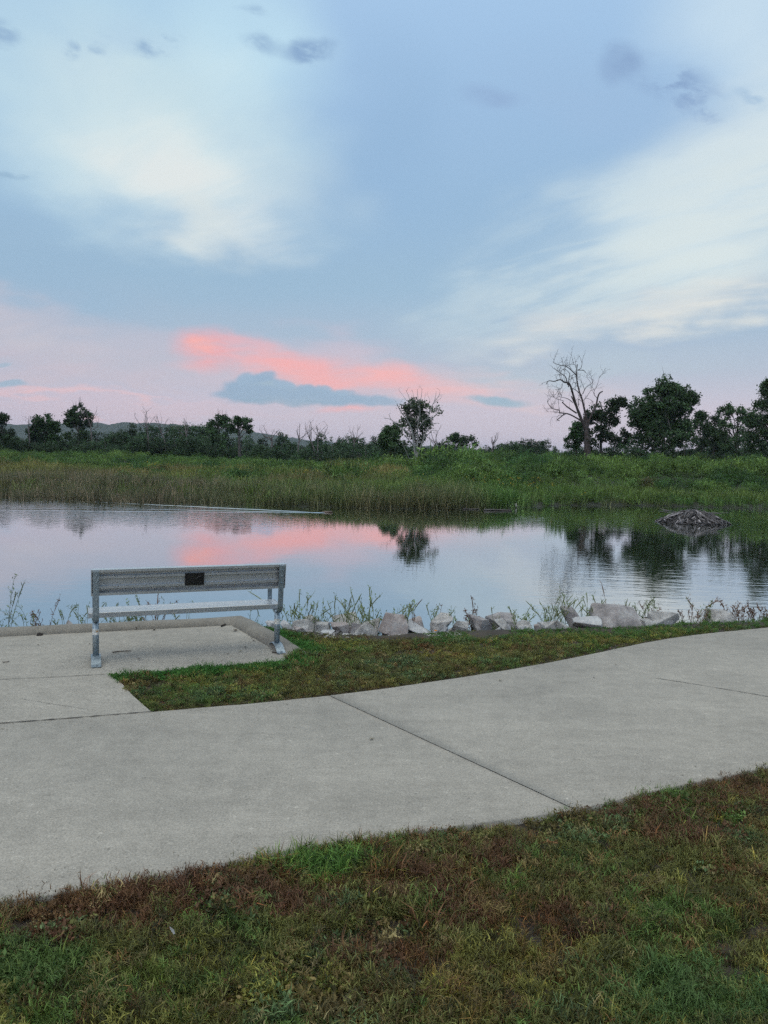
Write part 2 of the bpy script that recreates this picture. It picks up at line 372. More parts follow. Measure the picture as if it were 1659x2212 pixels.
def concrete(name, k=1.0):
    m, t, bs, out = new_mat(name)
    g = N('ShaderNodeNewGeometry', t)
    big = N('ShaderNodeTexNoise', t, i={'Scale': 1.1, 'Detail': 6, 'Roughness': .6}); LK(g.outputs['Position'], big.inputs['Vector'], t)
    mid = N('ShaderNodeTexNoise', t, i={'Scale': 9, 'Detail': 6, 'Roughness': .65}); LK(g.outputs['Position'], mid.inputs['Vector'], t)
    fin = N('ShaderNodeTexNoise', t, i={'Scale': 95, 'Detail': 5, 'Roughness': .85}); LK(g.outputs['Position'], fin.inputs['Vector'], t)
    vor = N('ShaderNodeTexVoronoi', t, i={'Scale': 95}); LK(g.outputs['Position'], vor.inputs['Vector'], t)
    rp = N('ShaderNodeValToRGB', t); LK(big.outputs[0], rp.inputs[0], t)
    e = rp.color_ramp.elements; e[0].position = .3; e[0].color = (.268*k, .252*k, .222*k, 1); e[1].position = .7; e[1].color = (.338*k, .316*k, .276*k, 1)
    def mul(c, f, lo, hi, a, b):
        r = N('ShaderNodeMapRange', t, i={'From Min': lo, 'From Max': hi, 'To Min': a, 'To Max': b}); LK(f, r.inputs[0], t)
        s = N('ShaderNodeVectorMath', t, operation='SCALE'); LK(c, s.inputs[0], t); LK(r.outputs[0], s.inputs['Scale'], t); return s.outputs[0]
    c = mul(rp.outputs[0], mid.outputs[0], .3, .7, .88, 1.1)
    c = mul(c, fin.outputs[0], .32, .68, .55, 1.42)
    mp_ = N('ShaderNodeMapping', t, i={'Scale': (.5, 2.4, 1), 'Rotation': (0, 0, R(-18))}); LK(g.outputs['Position'], mp_.inputs[0], t)
    st = N('ShaderNodeTexNoise', t, i={'Scale': 2.2, 'Detail': 7, 'Roughness': .7}); LK(mp_.outputs[0], st.inputs['Vector'], t)
    c = mul(c, st.outputs[0], .36, .66, .93, 1.05)
    bl = N('ShaderNodeTexNoise', t, i={'Scale': 3.1, 'Detail': 6, 'Roughness': .7}); LK(g.outputs['Position'], bl.inputs['Vector'], t)
    c = mul(c, bl.outputs[0], .60, .72, 1.0, 1.09)
    c = mul(c, bl.outputs[0], .28, .40, .88, 1.0)
    c = mul(c, vor.outputs['Distance'], 0, .25, .8, 1.02)
    wr = N('ShaderNodeTexNoise', t, i={'Scale': 34, 'Detail': 4, 'Roughness': .7}); LK(g.outputs['Position'], wr.inputs['Vector'], t)
    c = mul(c, wr.outputs[0], .35, .65, .92, 1.07)
    # a few pale scuffs and dark specks
    sp_ = N('ShaderNodeTexNoise', t, i={'Scale': 26, 'Detail': 2}); LK(g.outputs['Position'], sp_.inputs['Vector'], t)
    c = mul(c, sp_.outputs[0], .66, .74, 1.0, 1.3)
    c = mul(c, sp_.outputs[0], .26, .32, .72, 1.0)
    LK(c, bs.inputs['Base Color'], t); bs.inputs['Roughness'].default_value = .88; bs.inputs['Specular IOR Level'].default_value = .3
    ad_ = N('ShaderNodeMath', t, operation='ADD'); LK(fin.outputs[0], ad_.inputs[0], t); LK(mid.outputs[0], ad_.inputs[1], t)
    bp = N('ShaderNodeBump', t, i={'Strength': .35, 'Distance': .004}); LK(ad_.outputs[0], bp.inputs['Height'], t); LK(bp.outputs[0], bs.inputs['Normal'], t)
    return m
M_conc = concrete('path_concrete', 1.0); M_curb = concrete('curb_concrete', .66)

# ------------------------------------------------------------------ terrain
PATH_NEAR = [P(*p) for p in [(0,1945),(150,1925),(400,1880),(620,1835),(900,1795),(1240,1748),(1400,1710),(1659,1655),(2100,1548)]]
PATH_FAR = [P(*p) for p in [(0,1562),(330,1537),(700,1503),(1000,1462),(1215,1425),(1450,1378),(1659,1355)]]
def ext(pts, d0, d1):
    a = np.array(pts[0])-np.array(pts[1]); b = np.array(pts[-1])-np.array(pts[-2])
    a /= np.linalg.norm(a); b /= np.linalg.norm(b)
    return [tuple(np.array(pts[0])+a*k*.6) for k in range(int(d0/.6), 0, -1)]+list(pts)+[tuple(np.array(pts[-1])+b*k*.8) for k in range(1, int(d1/.8)+1)]
PATH_NEAR = ext(PATH_NEAR, 6, 9)
PATH_FAR = ext(PATH_FAR, 7, 12)
def smooth_line(pts, n=12):
    pts = [np.array(p, float) for p in pts]; out = []
    for i in range(len(pts)-1):
        p0 = pts[max(i-1, 0)]; p1 = pts[i]; p2 = pts[i+1]; p3 = pts[min(i+2, len(pts)-1)]
        for k in range(n):
            t = k/n; out.append(.5*((2*p1)+(p2-p0)*t+(2*p0-5*p1+4*p2-p3)*t*t+(3*p1-p0-3*p2+p3)*t**3))
    out.append(pts[-1]); return np.array(out)
NEAR = smooth_line(PATH_NEAR); FAR = smooth_line(PATH_FAR)
def crest_y(x):                            # top edge of the near bank
    cx = [-12, -4, -1.6, 0, .9, 2.4, 4.6, 9, 14]; o = H/1.65
    cy = [4.1, 7.2, 8.1, 7.75, 8.1, 8.4, 9.1, 11, 13]
    return np.interp(x, cx, cy)
SHX, SHY = [], []
for p in [(-300,1066),(0,1075),(200,1083),(400,1088),(700,1095),(900,1100),(1100,1100),(1200,1092),(1400,1092),(1659,1100),(1900,1104)]:
    q = P(*p, WZ); SHX.append(q[0]); SHY.append(q[1])
SHX = [-90]+SHX+[90]; SHY = [SHY[0]+6]+SHY+[SHY[-1]-4]
def shore_y(x): return np.interp(x, SHX, SHY)+(fbm(x, x*0, 3.0, 5)-.5)*1.2
def ground_z(x, y):
    x = np.asarray(x, float); y = np.asarray(y, float)
    c = crest_y(x); s = y-c
    near = np.where(s < 0, -.035, -.035-.36*np.clip(s, 0, 2.6)-.25*np.clip(s-2.6, 0, 4))
    t = y-shore_y(x)-3.2*np.clip((-x-5)/3, 0, 1)
    rise = WZ+.35*np.clip(t, -4, .7)+np.clip(t-.7, 0, 8)*.035+np.clip(t-8.7, 0, 30)*.018
    rb = np.clip((x-3)/9, 0, 1)*np.clip((t-4.5)/9.5, 0, 1)*1.16
    rl = np.clip((-x-8)/16, 0, 1)*np.clip((t-14)/22, 0, 1)*.50
    far = rise+rb+rl+(fbm(x, y, 6, 9)-.5)*.35*np.clip(t/6, 0, 1)+(fbm(x, y, 3.4, 19, 2)-.5)*1.3*np.clip((x-2)/6, 0, 1)*np.clip((t-7)/5, 0, 1)*np.clip((70-y)/10, 0, 1)
    far = np.where(y > 130, lerp(far, 1.2, np.clip((y-130)/60, 0, 1)), far)
    z = np.where(y < (c+shore_y(x))/2, near, far)
    return np.where(y < 22, near, z)
xs = np.concatenate([-np.geomspace(2600, 8.2, 46), np.arange(-8, 8.01, .16), np.geomspace(8.3, 2600, 60)])
ys = np.concatenate([-np.geomspace(400, 1.3, 14), np.arange(-1, 6.4, .4), np.arange(6.4, 13, .12), np.arange(13.5, 30, 1.5), np.arange(30, 48, .6), np.geomspace(49, 4200, 60)])
X, Y = np.meshgrid(xs, ys); Z = ground_z(X, Y)
Z = Z+np.where((Y > crest_y(X)-.3) & (Y < 14), (fbm(X, Y, .35, 3)-.5)*.10, 0)
Z = np.where(Y < crest_y(X)-.3, Z+(fbm(X, Y, .5, 3)-.5)*.012, Z)
nx, ny = len(xs), len(ys); idx = np.arange(nx*ny).reshape(ny, nx)
Q = np.stack([idx[:-1, :-1], idx[:-1, 1:], idx[1:, 1:], idx[1:, :-1]], -1).reshape(-1, 4)
# soil near us, grassy green-brown far away
m, t, bs, out = new_mat('earth')
g = N('ShaderNodeNewGeometry', t); n1 = N('ShaderNodeTexNoise', t, i={'Scale': 2.2, 'Detail': 9, 'Roughness': .65}); LK(g.outputs['Position'], n1.inputs['Vector'], t)
rp = N('ShaderNodeValToRGB', t); LK(n1.outputs[0], rp.inputs[0], t)
for k, (p, c) in enumerate([(.3, (.020, .016, .012)), (.7, (.065, .052, .038))]): rp.color_ramp.elements[k].position = p; rp.color_ramp.elements[k].color = (*c, 1)
rp2 = N('ShaderNodeValToRGB', t); LK(n1.outputs[0], rp2.inputs[0], t)
for k, (p, c) in enumerate([(.3, (.012, .016, .009)), (.7, (.026, .032, .016))]): rp2.color_ramp.elements[k].position = p; rp2.color_ramp.elements[k].color = (*c, 1)
sx = N('ShaderNodeSeparateXYZ', t); LK(g.outputs['Position'], sx.inputs[0], t)
mr = N('ShaderNodeMapRange', t, i={'From Min': 26, 'From Max': 29}); LK(sx.outputs[1], mr.inputs[0], t)
mx = N('ShaderNodeMix', t, data_type='RGBA'); LK(mr.outputs[0], mx.inputs[0], t); LK(rp.outputs[0], mx.inputs[6], t); LK(rp2.outputs[0], mx.inputs[7], t)
LK(mx.outputs[2], bs.inputs['Base Color'], t); bs.inputs['Roughness'].default_value = .95
n3 = N('ShaderNodeTexNoise', t, i={'Scale': 60, 'Detail': 6}); LK(g.outputs['Position'], n3.inputs['Vector'], t)
bp = N('ShaderNodeBump', t, i={'Strength': .7, 'Distance': .02}); LK(n3.outputs[0], bp.inputs['Height'], t); LK(bp.outputs[0], bs.inputs['Normal'], t)
M_earth = m
link('ground', np_mesh('ground', np.stack([X, Y, Z], -1).reshape(-1, 3), Q, smooth=True), M_earth, kind='structure')

# ------------------------------------------------------------------ water
m, t, bs, out = new_mat('pond_water')
g = N('ShaderNodeNewGeometry', t); pos = g.outputs['Position']
def wnoise(sx_, sy_, rot, det, off=0):
    mp = N('ShaderNodeMapping', t, i={'Scale': (sx_, sy_, 1), 'Rotation': (0, 0, R(rot)), 'Location': (off, off, 0)}); LK(pos, mp.inputs[0], t)
    n = N('ShaderNodeTexNoise', t, i={'Scale': 1, 'Detail': det, 'Roughness': .5}); LK(mp.outputs[0], n.inputs['Vector'], t); return n.outputs[0]
def mth(op, a, b=None, clamp=False):
    n = N('ShaderNodeMath', t, operation=op, use_clamp=clamp)
    for k, v in enumerate((a, b)):
        if v is None: continue
        if isinstance(v, (int, float)): n.inputs[k].default_value = v
        else: LK(v, n.inputs[k], t)
    return n.outputs[0]
def smst(v, a, b, lo=0., hi=1.):
    n = N('ShaderNodeMapRange', t, interpolation_type='SMOOTHSTEP', i={'From Min': a, 'From Max': b, 'To Min': lo, 'To Max': hi}); LK(v, n.inputs[0], t); return n.outputs[0]
calm = smst(wnoise(.05, .09, 10, 3, 4.3), .4, .62, .30, 1.0)              # breeze patches
sxx = N('ShaderNodeSeparateXYZ', t); LK(pos, sxx.inputs[0], t)
side = smst(sxx.outputs[0], -3., 6., .35, 1.0)
r1 = wnoise(1.1, 3.4, 4, 3); r2 = wnoise(3.6, 9.5, -6, 3, 2.2)
hgt = mth('ADD', mth('MULTIPLY', r1, .0050), mth('MULTIPLY', r2, .0022))
hgt = mth('MULTIPLY', mth('MULTIPLY', hgt, calm), side)
r3 = wnoise(2.2, 8, 3, 2, 9.1); lf_ = mth('MULTIPLY', smst(sxx.outputs[0], 0., -8.), smst(sxx.outputs[1], 22., 30.))
hgt = mth('ADD', hgt, mth('MULTIPLY', mth('MULTIPLY', r3, lf_), .011))
# wake: two arms spreading behind a small swimmer heading right
A = np.array(P(713, 1107.5, WZ))
for (px, py, amp, wdt, far) in [(0, 1074, .042, .20, 16), (400, 1101, .034, .17, 9), (0, 1101, .012, .35, 18)]:
    B = np.array(P(px, py, WZ)); d = (B-A)/np.linalg.norm(B-A); nn = np.array([-d[1], d[0]])
    rel = N('ShaderNodeVectorMath', t, operation='SUBTRACT', i={1: (A[0], A[1], WZ)}); LK(pos, rel.inputs[0], t)
    s_ = N('ShaderNodeVectorMath', t, operation='DOT_PRODUCT', i={1: (d[0], d[1], 0)}); LK(rel.outputs[0], s_.inputs[0], t)
    q_ = N('ShaderNodeVectorMath', t, operation='DOT_PRODUCT', i={1: (nn[0], nn[1], 0)}); LK(rel.outputs[0], q_.inputs[0], t)
    wob = mth('MULTIPLY', mth('SUBTRACT', wnoise(.9, .9, 0, 2, px*.01), .5), .35)
    qq = mth('ABSOLUTE', mth('ADD', q_.outputs['Value'], wob)); 
    prof = smst(qq, wdt*1.6, 0)
    al = mth('MULTIPLY', smst(s_.outputs['Value'], -.05, .5), smst(s_.outputs['Value'], far, far*.35))
    hgt = mth('ADD', hgt, mth('MULTIPLY', mth('MULTIPLY', prof, al), amp))
bp = N('ShaderNodeBump', t, i={'Strength': 1.0, 'Distance': 1.0}); LK(hgt, bp.inputs['Height'], t)
df = N('ShaderNodeBsdfDiffuse', t, i={'Color': (.030, .042, .022, 1)})
gs = N('ShaderNodeBsdfGlossy', t, i={'Color': (.96, .97, 1, 1), 'Roughness': .025}); LK(bp.outputs[0], gs.inputs['Normal'], t)
fr = N('ShaderNodeFresnel', t, i={'IOR': 2.1}); fm = N('ShaderNodeMapRange', t, i={'From Min': .12, 'From Max': .72, 'To Min': .56, 'To Max': .93}); LK(fr.outputs[0], fm.inputs[0], t)
mx = N('ShaderNodeMixShader', t); LK(fm.outputs[0], mx.inputs[0], t); LK(df.outputs[0], mx.inputs[1], t); LK(gs.outputs[0], mx.inputs[2], t)
LK(mx.outputs[0], out.inputs[0], t)
M_water = m
wx = np.linspace(-600, 600, 41); wy = np.linspace(6, 60, 12)
X, Y = np.meshgrid(wx, wy); idx = np.arange(X.size).reshape(X.shape)
Q = np.stack([idx[:-1, :-1], idx[:-1, 1:], idx[1:, 1:], idx[1:, :-1]], -1).reshape(-1, 4)
link('water', np_mesh('water', np.stack([X, Y, X*0+WZ], -1).reshape(-1, 3), Q), M_water, kind='structure')

# ------------------------------------------------------------------ path, pad, kerb
def slab(name, poly, mat, top=0.0, thick=.14, bev=.006, **kw):
    bm = bmesh.new(); vs = [bm.verts.new((x, y, top)) for x, y in poly]; f = bm.faces.new(vs)
    if f.normal.z < 0: f.normal_flip()
    f.normal_update()
    if f.normal.z < 0: f.normal_flip()
    r_ = bmesh.ops.extrude_face_region(bm, geom=[f]); 
    for v in [g_ for g_ in r_['geom'] if isinstance(g_, bmesh.types.BMVert)]: v.co.z = top
    for v in vs: v.co.z = top-thick
    bmesh.ops.recalc_face_normals(bm, faces=bm.faces)
    return bm_obj(name, bm, mat, **kw)
def param(line, x):     # index of the closest sample to x along a left-to-right line
    return int(np.argmin(abs(line[:, 0]-x)))
J1a, J1b = np.array(P(710, 1502)), np.array(P(1243, 1749))
def cut(line, p): return int(np.argmin(np.linalg.norm(line-p, axis=1)))
rj = random.Random(4)
def rough_edge(l, k, s):
    l = l.copy(); l[:, 1] += (fbm(l[:, 0]*7, l[:, 0]*0, 1., s)-.5)*k; return l
NEARr = rough_edge(NEAR, .02, 1); FARr = rough_edge(FAR, .015, 2)
ia, ib = cut(FAR, J1a), cut(NEAR, J1b); dj = (J1b-J1a)/np.linalg.norm(J1b-J1a); off = np.array([-dj[1], dj[0]])*.004
def resamp(L, n):
    L = np.array(L); d = np.concatenate([[0], np.cumsum(np.linalg.norm(np.diff(L, axis=0), axis=1))]); t = np.linspace(0, d[-1], n); return np.stack([np.interp(t, d, L[:, 0]), np.interp(t, d, L[:, 1])], 1)
def strip_slab(name, A_, B_, mat, n=160, top=0.0, thick=.12, **kw):
    a, b = resamp(A_, n), resamp(B_, n); V = []
    for p, q in zip(a, b):
        u = (q-p)/np.linalg.norm(q-p)*.008
        V += [(*p, -thick), (*p, top-.006), (*(p+u), top), (*(q-u), top), (*q, top-.006), (*q, -thick)]
    Qs = [(6*i+k, 6*i+k+1, 6*(i+1)+k+1, 6*(i+1)+k) for i in range(n-1) for k in range(5)]
    Qs += [(0, 1, 4, 5), (1, 2, 3, 4), (6*(n-1)+5, 6*(n-1)+4, 6*(n-1)+1, 6*(n-1)), (6*(n-1)+4, 6*(n-1)+3, 6*(n-1)+2, 6*(n-1)+1)]
    return link(name, np_mesh(name, V, Qs), mat, **kw)
left = [tuple(p) for p in FARr[:ia] if p[0] < J1a[0]-.01]+[tuple(J1a-off), tuple(J1b-off)]+[tuple(p) for p in NEARr[:ib][::-1] if p[0] < J1b[0]-.01]
right = [tuple(J1a+off)]+[tuple(p) for p in FARr[ia:] if p[0] > J1a[0]+.01]+[tuple(p) for p in NEARr[ib:][::-1] if p[0] > J1b[0]+.01]+[tuple(J1b+off)]
pth = empty('path', (0, 0, 0), kind='structure')
fl = [p for p in FARr[:ia] if p[0] < J1a[0]-.01]+[J1a-off]; nl = [p for p in NEARr[:ib] if p[0] < J1b[0]-.01]+[J1b-off]
fr_ = [J1a+off]+[p for p in FARr[ia:] if p[0] > J1a[0]+.01]; nr = [J1b+off]+[p for p in NEARr[ib:] if p[0] > J1b[0]+.01]
strip_slab('path_slab', nl, fl, M_conc, parent=pth); strip_slab('path_slab', nr, fr_, M_conc, parent=pth)
M_gap = stone_mat('joint_dirt', [(.012, .01, .009), (.03, .026, .022)], scale=20, fine=90)
def crack(name, pts, w, parent, z=.003, seed=0):
    pts = [np.array(p) for p in pts]; L = []
    for i in range(len(pts)-1):
        for k in range(24): L.append(lerp(pts[i], pts[i+1], k/24))
    L.append(pts[-1]); L = np.array(L); d = np.gradient(L, axis=0); d /= np.linalg.norm(d, axis=1, keepdims=True); nn = np.stack([-d[:, 1], d[:, 0]], 1)
    ww = w*(.35+1.0*vn(np.arange(len(L)), np.arange(len(L))*0, 2.2, seed)); ww[0] *= .2; ww[-1] *= .3
    V = []; 
    for p, n_, a in zip(L, nn, ww): V += [(*(p-n_*a*.5), z), (*(p+n_*a*.5), z)]
    Qs = [(2*i, 2*i+1, 2*i+3, 2*i+2) for i in range(len(L)-1)]
    return link(name, np_mesh(name, V, Qs), M_gap, parent)
crack('joint', [P(1415, 1465), P(1500, 1478), P(1659, 1505), P(1900, 1545)], .007, pth, seed=5)
# pad under the bench
jl = [P(-500, 1597), P(0, 1564.5), P(150, 1553), P(329, 1538.5)]
C0 = P(329, 1538.5); c1, c2, c3 = P(285, 1500), P(262, 1474), P(237, 1458)
kc = np.array(P(500, 1350)); kb0 = np.array(P(0, 1375)); ks1 = np.array(P(612, 1414))
dirb = (kc-kb0)/np.linalg.norm(kc-kb0)
kbL = kc-dirb*9
pad_in = [P(-500, 1601), C0, c1, c2, c3, P(300, 1452), P(615, 1426), tuple(ks1+(ks1-kc)*.03), tuple(kc+np.array([.02, .06])), tuple(kbL+np.array([0, .06]))]
pad = empty('paving', (0, 0, 0), kind='structure')
slab('paving_slab', pad_in, M_conc, top=-.003, parent=pad)
crack('joint', [P(-300, 1482), P(0, 1467.5), P(120, 1462), P(228, 1456)], .006, pad, z=.001, seed=8)
crack('joint', [P(-300, 1585), P(0, 1563), P(150, 1552), P(330, 1537.5)], .016, pad, z=.004, seed=3)
crack('joint', [P(40, 1508), P(110, 1520), P(210, 1535)], .0025, pad, z=.001, seed=12)
# kerb: swept profile along the back and down the right side, dying into the ground
def kerb(line, inward, taper, name):
    prof = [(0, -.06), (0, .010), (.028, .042), (.05, .056), (.075, .062), (.125, .061), (.145, .05), (.155, .0), (.155, -.12)]
    V, Qs = [], []; n = len(prof)
    for k, (p, nn, tp) in enumerate(zip(line, inward, taper)):
        for (u, z_) in prof:
            u = u*(1.0 if k < 60 else (1.15 if k == 60 else 1.3))
            j = (mnoise.noise(Vector((p[0]*3, p[1]*3, u*9)))*.006)
            V.append((p[0]-nn[0]*(u*lerp(1.15, 1, tp)), p[1]-nn[1]*(u*lerp(1.15, 1, tp)), (z_*tp if z_ > 0 else z_)+j*tp))
    for i in range(len(line)-1):
        for j in range(n-1): Qs.append((i*n+j, i*n+j+1, (i+1)*n+j+1, (i+1)*n+j))
    o = link(name, np_mesh(name, V, Qs, smooth=True), M_curb, kind='structure'); return o
L1 = [kbL+(kc-kbL)*k/60 for k in range(61)]; n1v = np.array([dirb[1], -dirb[0]])
ds = (ks1-kc)/np.linalg.norm(ks1-kc); n2v = np.array([ds[1], -ds[0]])
side_len = np.linalg.norm(ks1-kc)+.10
L2 = [kc+ds*side_len*k/24 for k in range(25)]
line = L1+L2[1:]; mid_n = (n1v+n2v); mid_n /= np.dot(mid_n, n1v)
inw = [n1v]*60+[mid_n]+[n2v]*24
tap = [1]*61+[min(1, .02+(1-k/24)*2.3) for k in range(1, 25)]
kerb(line, inw, tap, 'kerb')

# ------------------------------------------------------------------ the bench
def metal(name, c0, c1, rough, met, sc=30):
    m, t, bs, out = new_mat(name); tcx = N('ShaderNodeTexCoord', t)
    n1 = N('ShaderNodeTexNoise', t, i={'Scale': sc, 'Detail': 6, 'Roughness': .65}); LK(tcx.outputs['Object'], n1.inputs['Vector'], t)
    rp = N('ShaderNodeValToRGB', t); LK(n1.outputs[0], rp.inputs[0], t); e = rp.color_ramp.elements
    e[0].position = .35; e[0].color = (*c0, 1); e[1].position = .68; e[1].color = (*c1, 1)
    LK(rp.outputs[0], bs.inputs['Base Color'], t); bs.inputs['Metallic'].default_value = met
    rr = N('ShaderNodeMapRange', t, i={'To Min': rough-.1, 'To Max': rough+.12}); LK(n1.outputs[0], rr.inputs[0], t); LK(rr.outputs[0], bs.inputs['Roughness'], t)
    return m
M_alu = metal('brushed_aluminium', (.42, .45, .48), (.49, .52, .55), .36, .62, 12)
M_galv = metal('galvanised_steel', (.20, .25, .29), (.36, .43, .48), .48, .75, 45)
M_plaque = metal('black_plaque', (.004, .004, .005), (.008, .008, .009), .4, 0)
M_band = stone_mat('worn_white_band', [(.45, .46, .44), (.72, .72, .70)], scale=30, rough=.6, bump=.1)
M_mark = stone_mat('engraving', [(.05, .05, .055), (.10, .10, .11)], scale=60, rough=.5, bump=0)
M_rust = stone_mat('tan_sticker', [(.35, .22, .12), (.5, .34, .2)], scale=40, rough=.7, bump=0)
BL, BR = np.array(P(207, 1430)), np.array(P(598, 1402)); bc = (BL+BR)/2; bang = math.atan2(BR[1]-BL[1], BR[0]-BL[0]); hw = np.linalg.norm(BR-BL)/2
bench = empty('park_bench', (bc[0], bc[1], 0), bang, label='grey metal bench with a long aluminium seat and ribbed back, facing the pond', cat='bench')
def strip_bar(path, w, th):
    """flat bar: path of (y, z) points in the depth plane, width w along x"""
    bm = bmesh.new(); pts = np.array(path, float); d = np.gradient(pts, axis=0); d /= np.linalg.norm(d, axis=1, keepdims=True); nn = np.stack([-d[:, 1], d[:, 0]], 1)
    rings = []
    for p, n_ in zip(pts, nn):
        rings.append([bm.verts.new((sx_*w/2, p[0]+n_[0]*s_*th/2, p[1]+n_[1]*s_*th/2)) for sx_, s_ in ((-1, -1), (1, -1), (1, 1), (-1, 1))])
    for a, b in zip(rings[:-1], rings[1:]):
        for k in range(4): bm.faces.new((a[k], a[(k+1) % 4], b[(k+1) % 4], b[k]))
    bm.faces.new(rings[0][::-1]); bm.faces.new(rings[-1]); bmesh.ops.recalc_face_normals(bm, faces=bm.faces)
    return bm
def curve2(pts, n=7): return [tuple(p) for p in smooth_line(pts, n)]
def shift(bm, x): bmesh.ops.translate(bm, verts=bm.verts, vec=(x, 0, 0)); return bm
for s in (-1, 1):
    xx = s*hw
    bm = bmesh.new(); bmesh.ops.create_cone(bm, cap_ends=True, segments=20, radius1=.026, radius2=.026, depth=.315, matrix=Matrix.Translation((xx, 0, .05+.1575)))
    post = bm_obj('post', bm, M_galv, bench); [setattr(p, 'use_smooth', len(p.vertices) == 4) for p in post.data.polygons]
    bm = bmesh.new(); bmesh.ops.create_cone(bm, cap_ends=False, segments=20, radius1=.0275, radius2=.0275, depth=.05, matrix=Matrix.Translation((xx, 0, .262)))
    bd = bm_obj('band', bm, M_band, post, smooth=True)
    if s < 0:
        bm = bmesh.new(); bmesh.ops.create_cone(bm, cap_ends=False, segments=24, radius1=.0285, radius2=.0285, depth=.016, matrix=Matrix.Translation((xx, 0, .268)))
        bmesh.ops.delete(bm, geom=[v for v in bm.verts if not (v.co.y < -.016 and v.co.x > xx-.004)], context='VERTS')
        bm_obj('sticker', bm, M_rust, bd)
    bm_obj('foot', shift(strip_bar(curve2([(-.185, .004), (-.15, .012), (-.10, .038), (-.04, .055), (.04, .055), (.10, .038), (.15, .012), (.185, .004)], 4), .078, .010), xx), M_galv, bench, bevel=.002)
    for yy in (-.17, .17):
        bm = bmesh.new(); bmesh.ops.create_cone(bm, cap_ends=True, segments=6, radius1=.009, radius2=.009, depth=.012, matrix=Matrix.Translation((xx, yy, .016))); bm_obj('anchor_bolt', bm, M_galv, bench)
    # upright that bends out of the post and carries the back
    bm_obj('upright', shift(strip_bar(curve2([(.0, .352), (-.055, .362), (-.098, .40), (-.108, .47), (-.122, .60), (-.152, .80)], 6), .048, .011), xx), M_galv, bench, bevel=.002)
    bm_obj('seat_bracket', shift(strip_bar(curve2([(.002, .343), (.04, .349), (.075, .362), (.12, .364), (.28, .364)], 5), .048, .010), xx), M_galv, bench, bevel=.002)
    bm_obj('armrest', shift(strip_bar(curve2([(-.092, .60), (-.02, .594), (.20, .585), (.272, .578), (.300, .545), (.305, .49), (.300, .405)], 6), .042, .009), xx), M_galv, bench, bevel=.002)
# seat plank with shallow grooves on top
prof = []
y0, y1, zt = .045, .30, .412
ny_ = 4
prof = [(y0, zt-.045), (y0, zt-.003), (y0+.003, zt)]
for k in range(1, 4):
    yc = lerp(y0, y1, k/4); prof += [(yc-.006, zt), (yc-.003, zt-.004), (yc+.003, zt-.004), (yc+.006, zt)]
prof += [(y1-.003, zt), (y1, zt-.003), (y1, zt-.045), (y1-.02, zt-.045), (y1-.02, zt-.041), (y1-.004, zt-.041), (y1-.004, zt-.008), (y0+.004, zt-.008), (y0+.004, zt-.041), (y0+.02, zt-.041), (y0+.02, zt-.045)]
def extrude_prof(prof, xa, xb):
    bm = bmesh.new(); a = [bm.verts.new((xa, y, z)) for y, z in prof]; b = [bm.verts.new((xb, y, z)) for y, z in prof]; n = len(prof)
    for k in range(n): bm.faces.new((a[k], a[(k+1) % n], b[(k+1) % n], b[k]))
    bm.faces.new(a[::-1]); bm.faces.new(b); bmesh.ops.recalc_face_normals(bm, faces=bm.faces); return bm
bm_obj('seat', extrude_prof(prof, -hw-.055, hw+.035), M_alu, bench)
for s in (-1, 1):
    bm = bmesh.new(); xa = -hw-.058 if s < 0 else hw+.032; box(bm, xa, xa+.006, y0-.002, y1+.002, zt-.047, zt+.002); bm_obj('end_cap', bm, M_alu, bench)
# ribbed back: flat plate with return lips and two ribs on the rear
hh = .222; tlt = math.atan2(.05, .40)
bp_prof = [(0, 0), (0, hh), (-.046, hh), (-.046, hh-.022), (-.042, hh-.022), (-.042, hh-.004), (-.004, hh-.004), (-.004, hh*.73), (-.024, hh*.73), (-.024, hh*.635), (-.004, hh*.635),
           (-.004, hh*.335), (-.024, hh*.335), (-.024, hh*.24), (-.004, hh*.24), (-.004, .004), (-.042, .004), (-.042, .022), (-.046, .022), (-.046, 0)]
def tiltp(p):     # back plane leans away from the sitter
    y, z = p; return (-.070+y*math.cos(tlt)-z*math.sin(tlt), .592+z*math.cos(tlt)+y*math.sin(tlt))
bp_prof = [tiltp(p) for p in bp_prof]
back = bm_obj('backrest', extrude_prof(bp_prof, -hw-.035, hw+.035), M_alu, bench)
for s in (-1, 1):
    bm = bmesh.new(); xa = s*(hw+.036); q = [tiltp(p) for p in [(.001, -.001), (.001, hh+.001), (-.047, hh+.001), (-.047, -.001)]]
    a = [bm.verts.new((xa-.003, y, z)) for y, z in q]; b = [bm.verts.new((xa+.003, y, z)) for y, z in q]
    for k in range(4): bm.faces.new((a[k], a[(k+1) % 4], b[(k+1) % 4], b[k]))
    bm.faces.new(a[::-1]); bm.faces.new(b)
    bmesh.ops.recalc_face_normals(bm, faces=bm.faces); bm_obj('end_cap', bm, M_alu, bench)
def on_back(xa, xb, ya, yb, za, zb):
    bm = bmesh.new(); vs = box(bm, xa, xb, ya, yb, za, zb)
    for v in bm.verts: v.co.y, v.co.z = tiltp((v.co.y, v.co.z))
    return bm
plq = bm_obj('plaque', on_back(.0-.062, .0+.100, -.030, -.0245, hh*.25, hh*.74), M_plaque, back)
bm = bmesh.new()
for (xa, za, l_, h_) in [(.045, .60, .026, .003), (.036, .555, .009, .003), (.004, .50, .009, .004), (-.004, .41, .011, .004), (-.047, .41, .012, .0035), (-.02, .66, .012, .002), (.03, .50, .01, .002)]:
    bm = bmesh.new(); box(bm, xa, xa+l_, -.0312, -.0300, hh*za, hh*za+h_)
    for v in bm.verts: v.co.y, v.co.z = tiltp((v.co.y, v.co.z))
    bm_obj('engraving', bm, M_mark, plq)
 
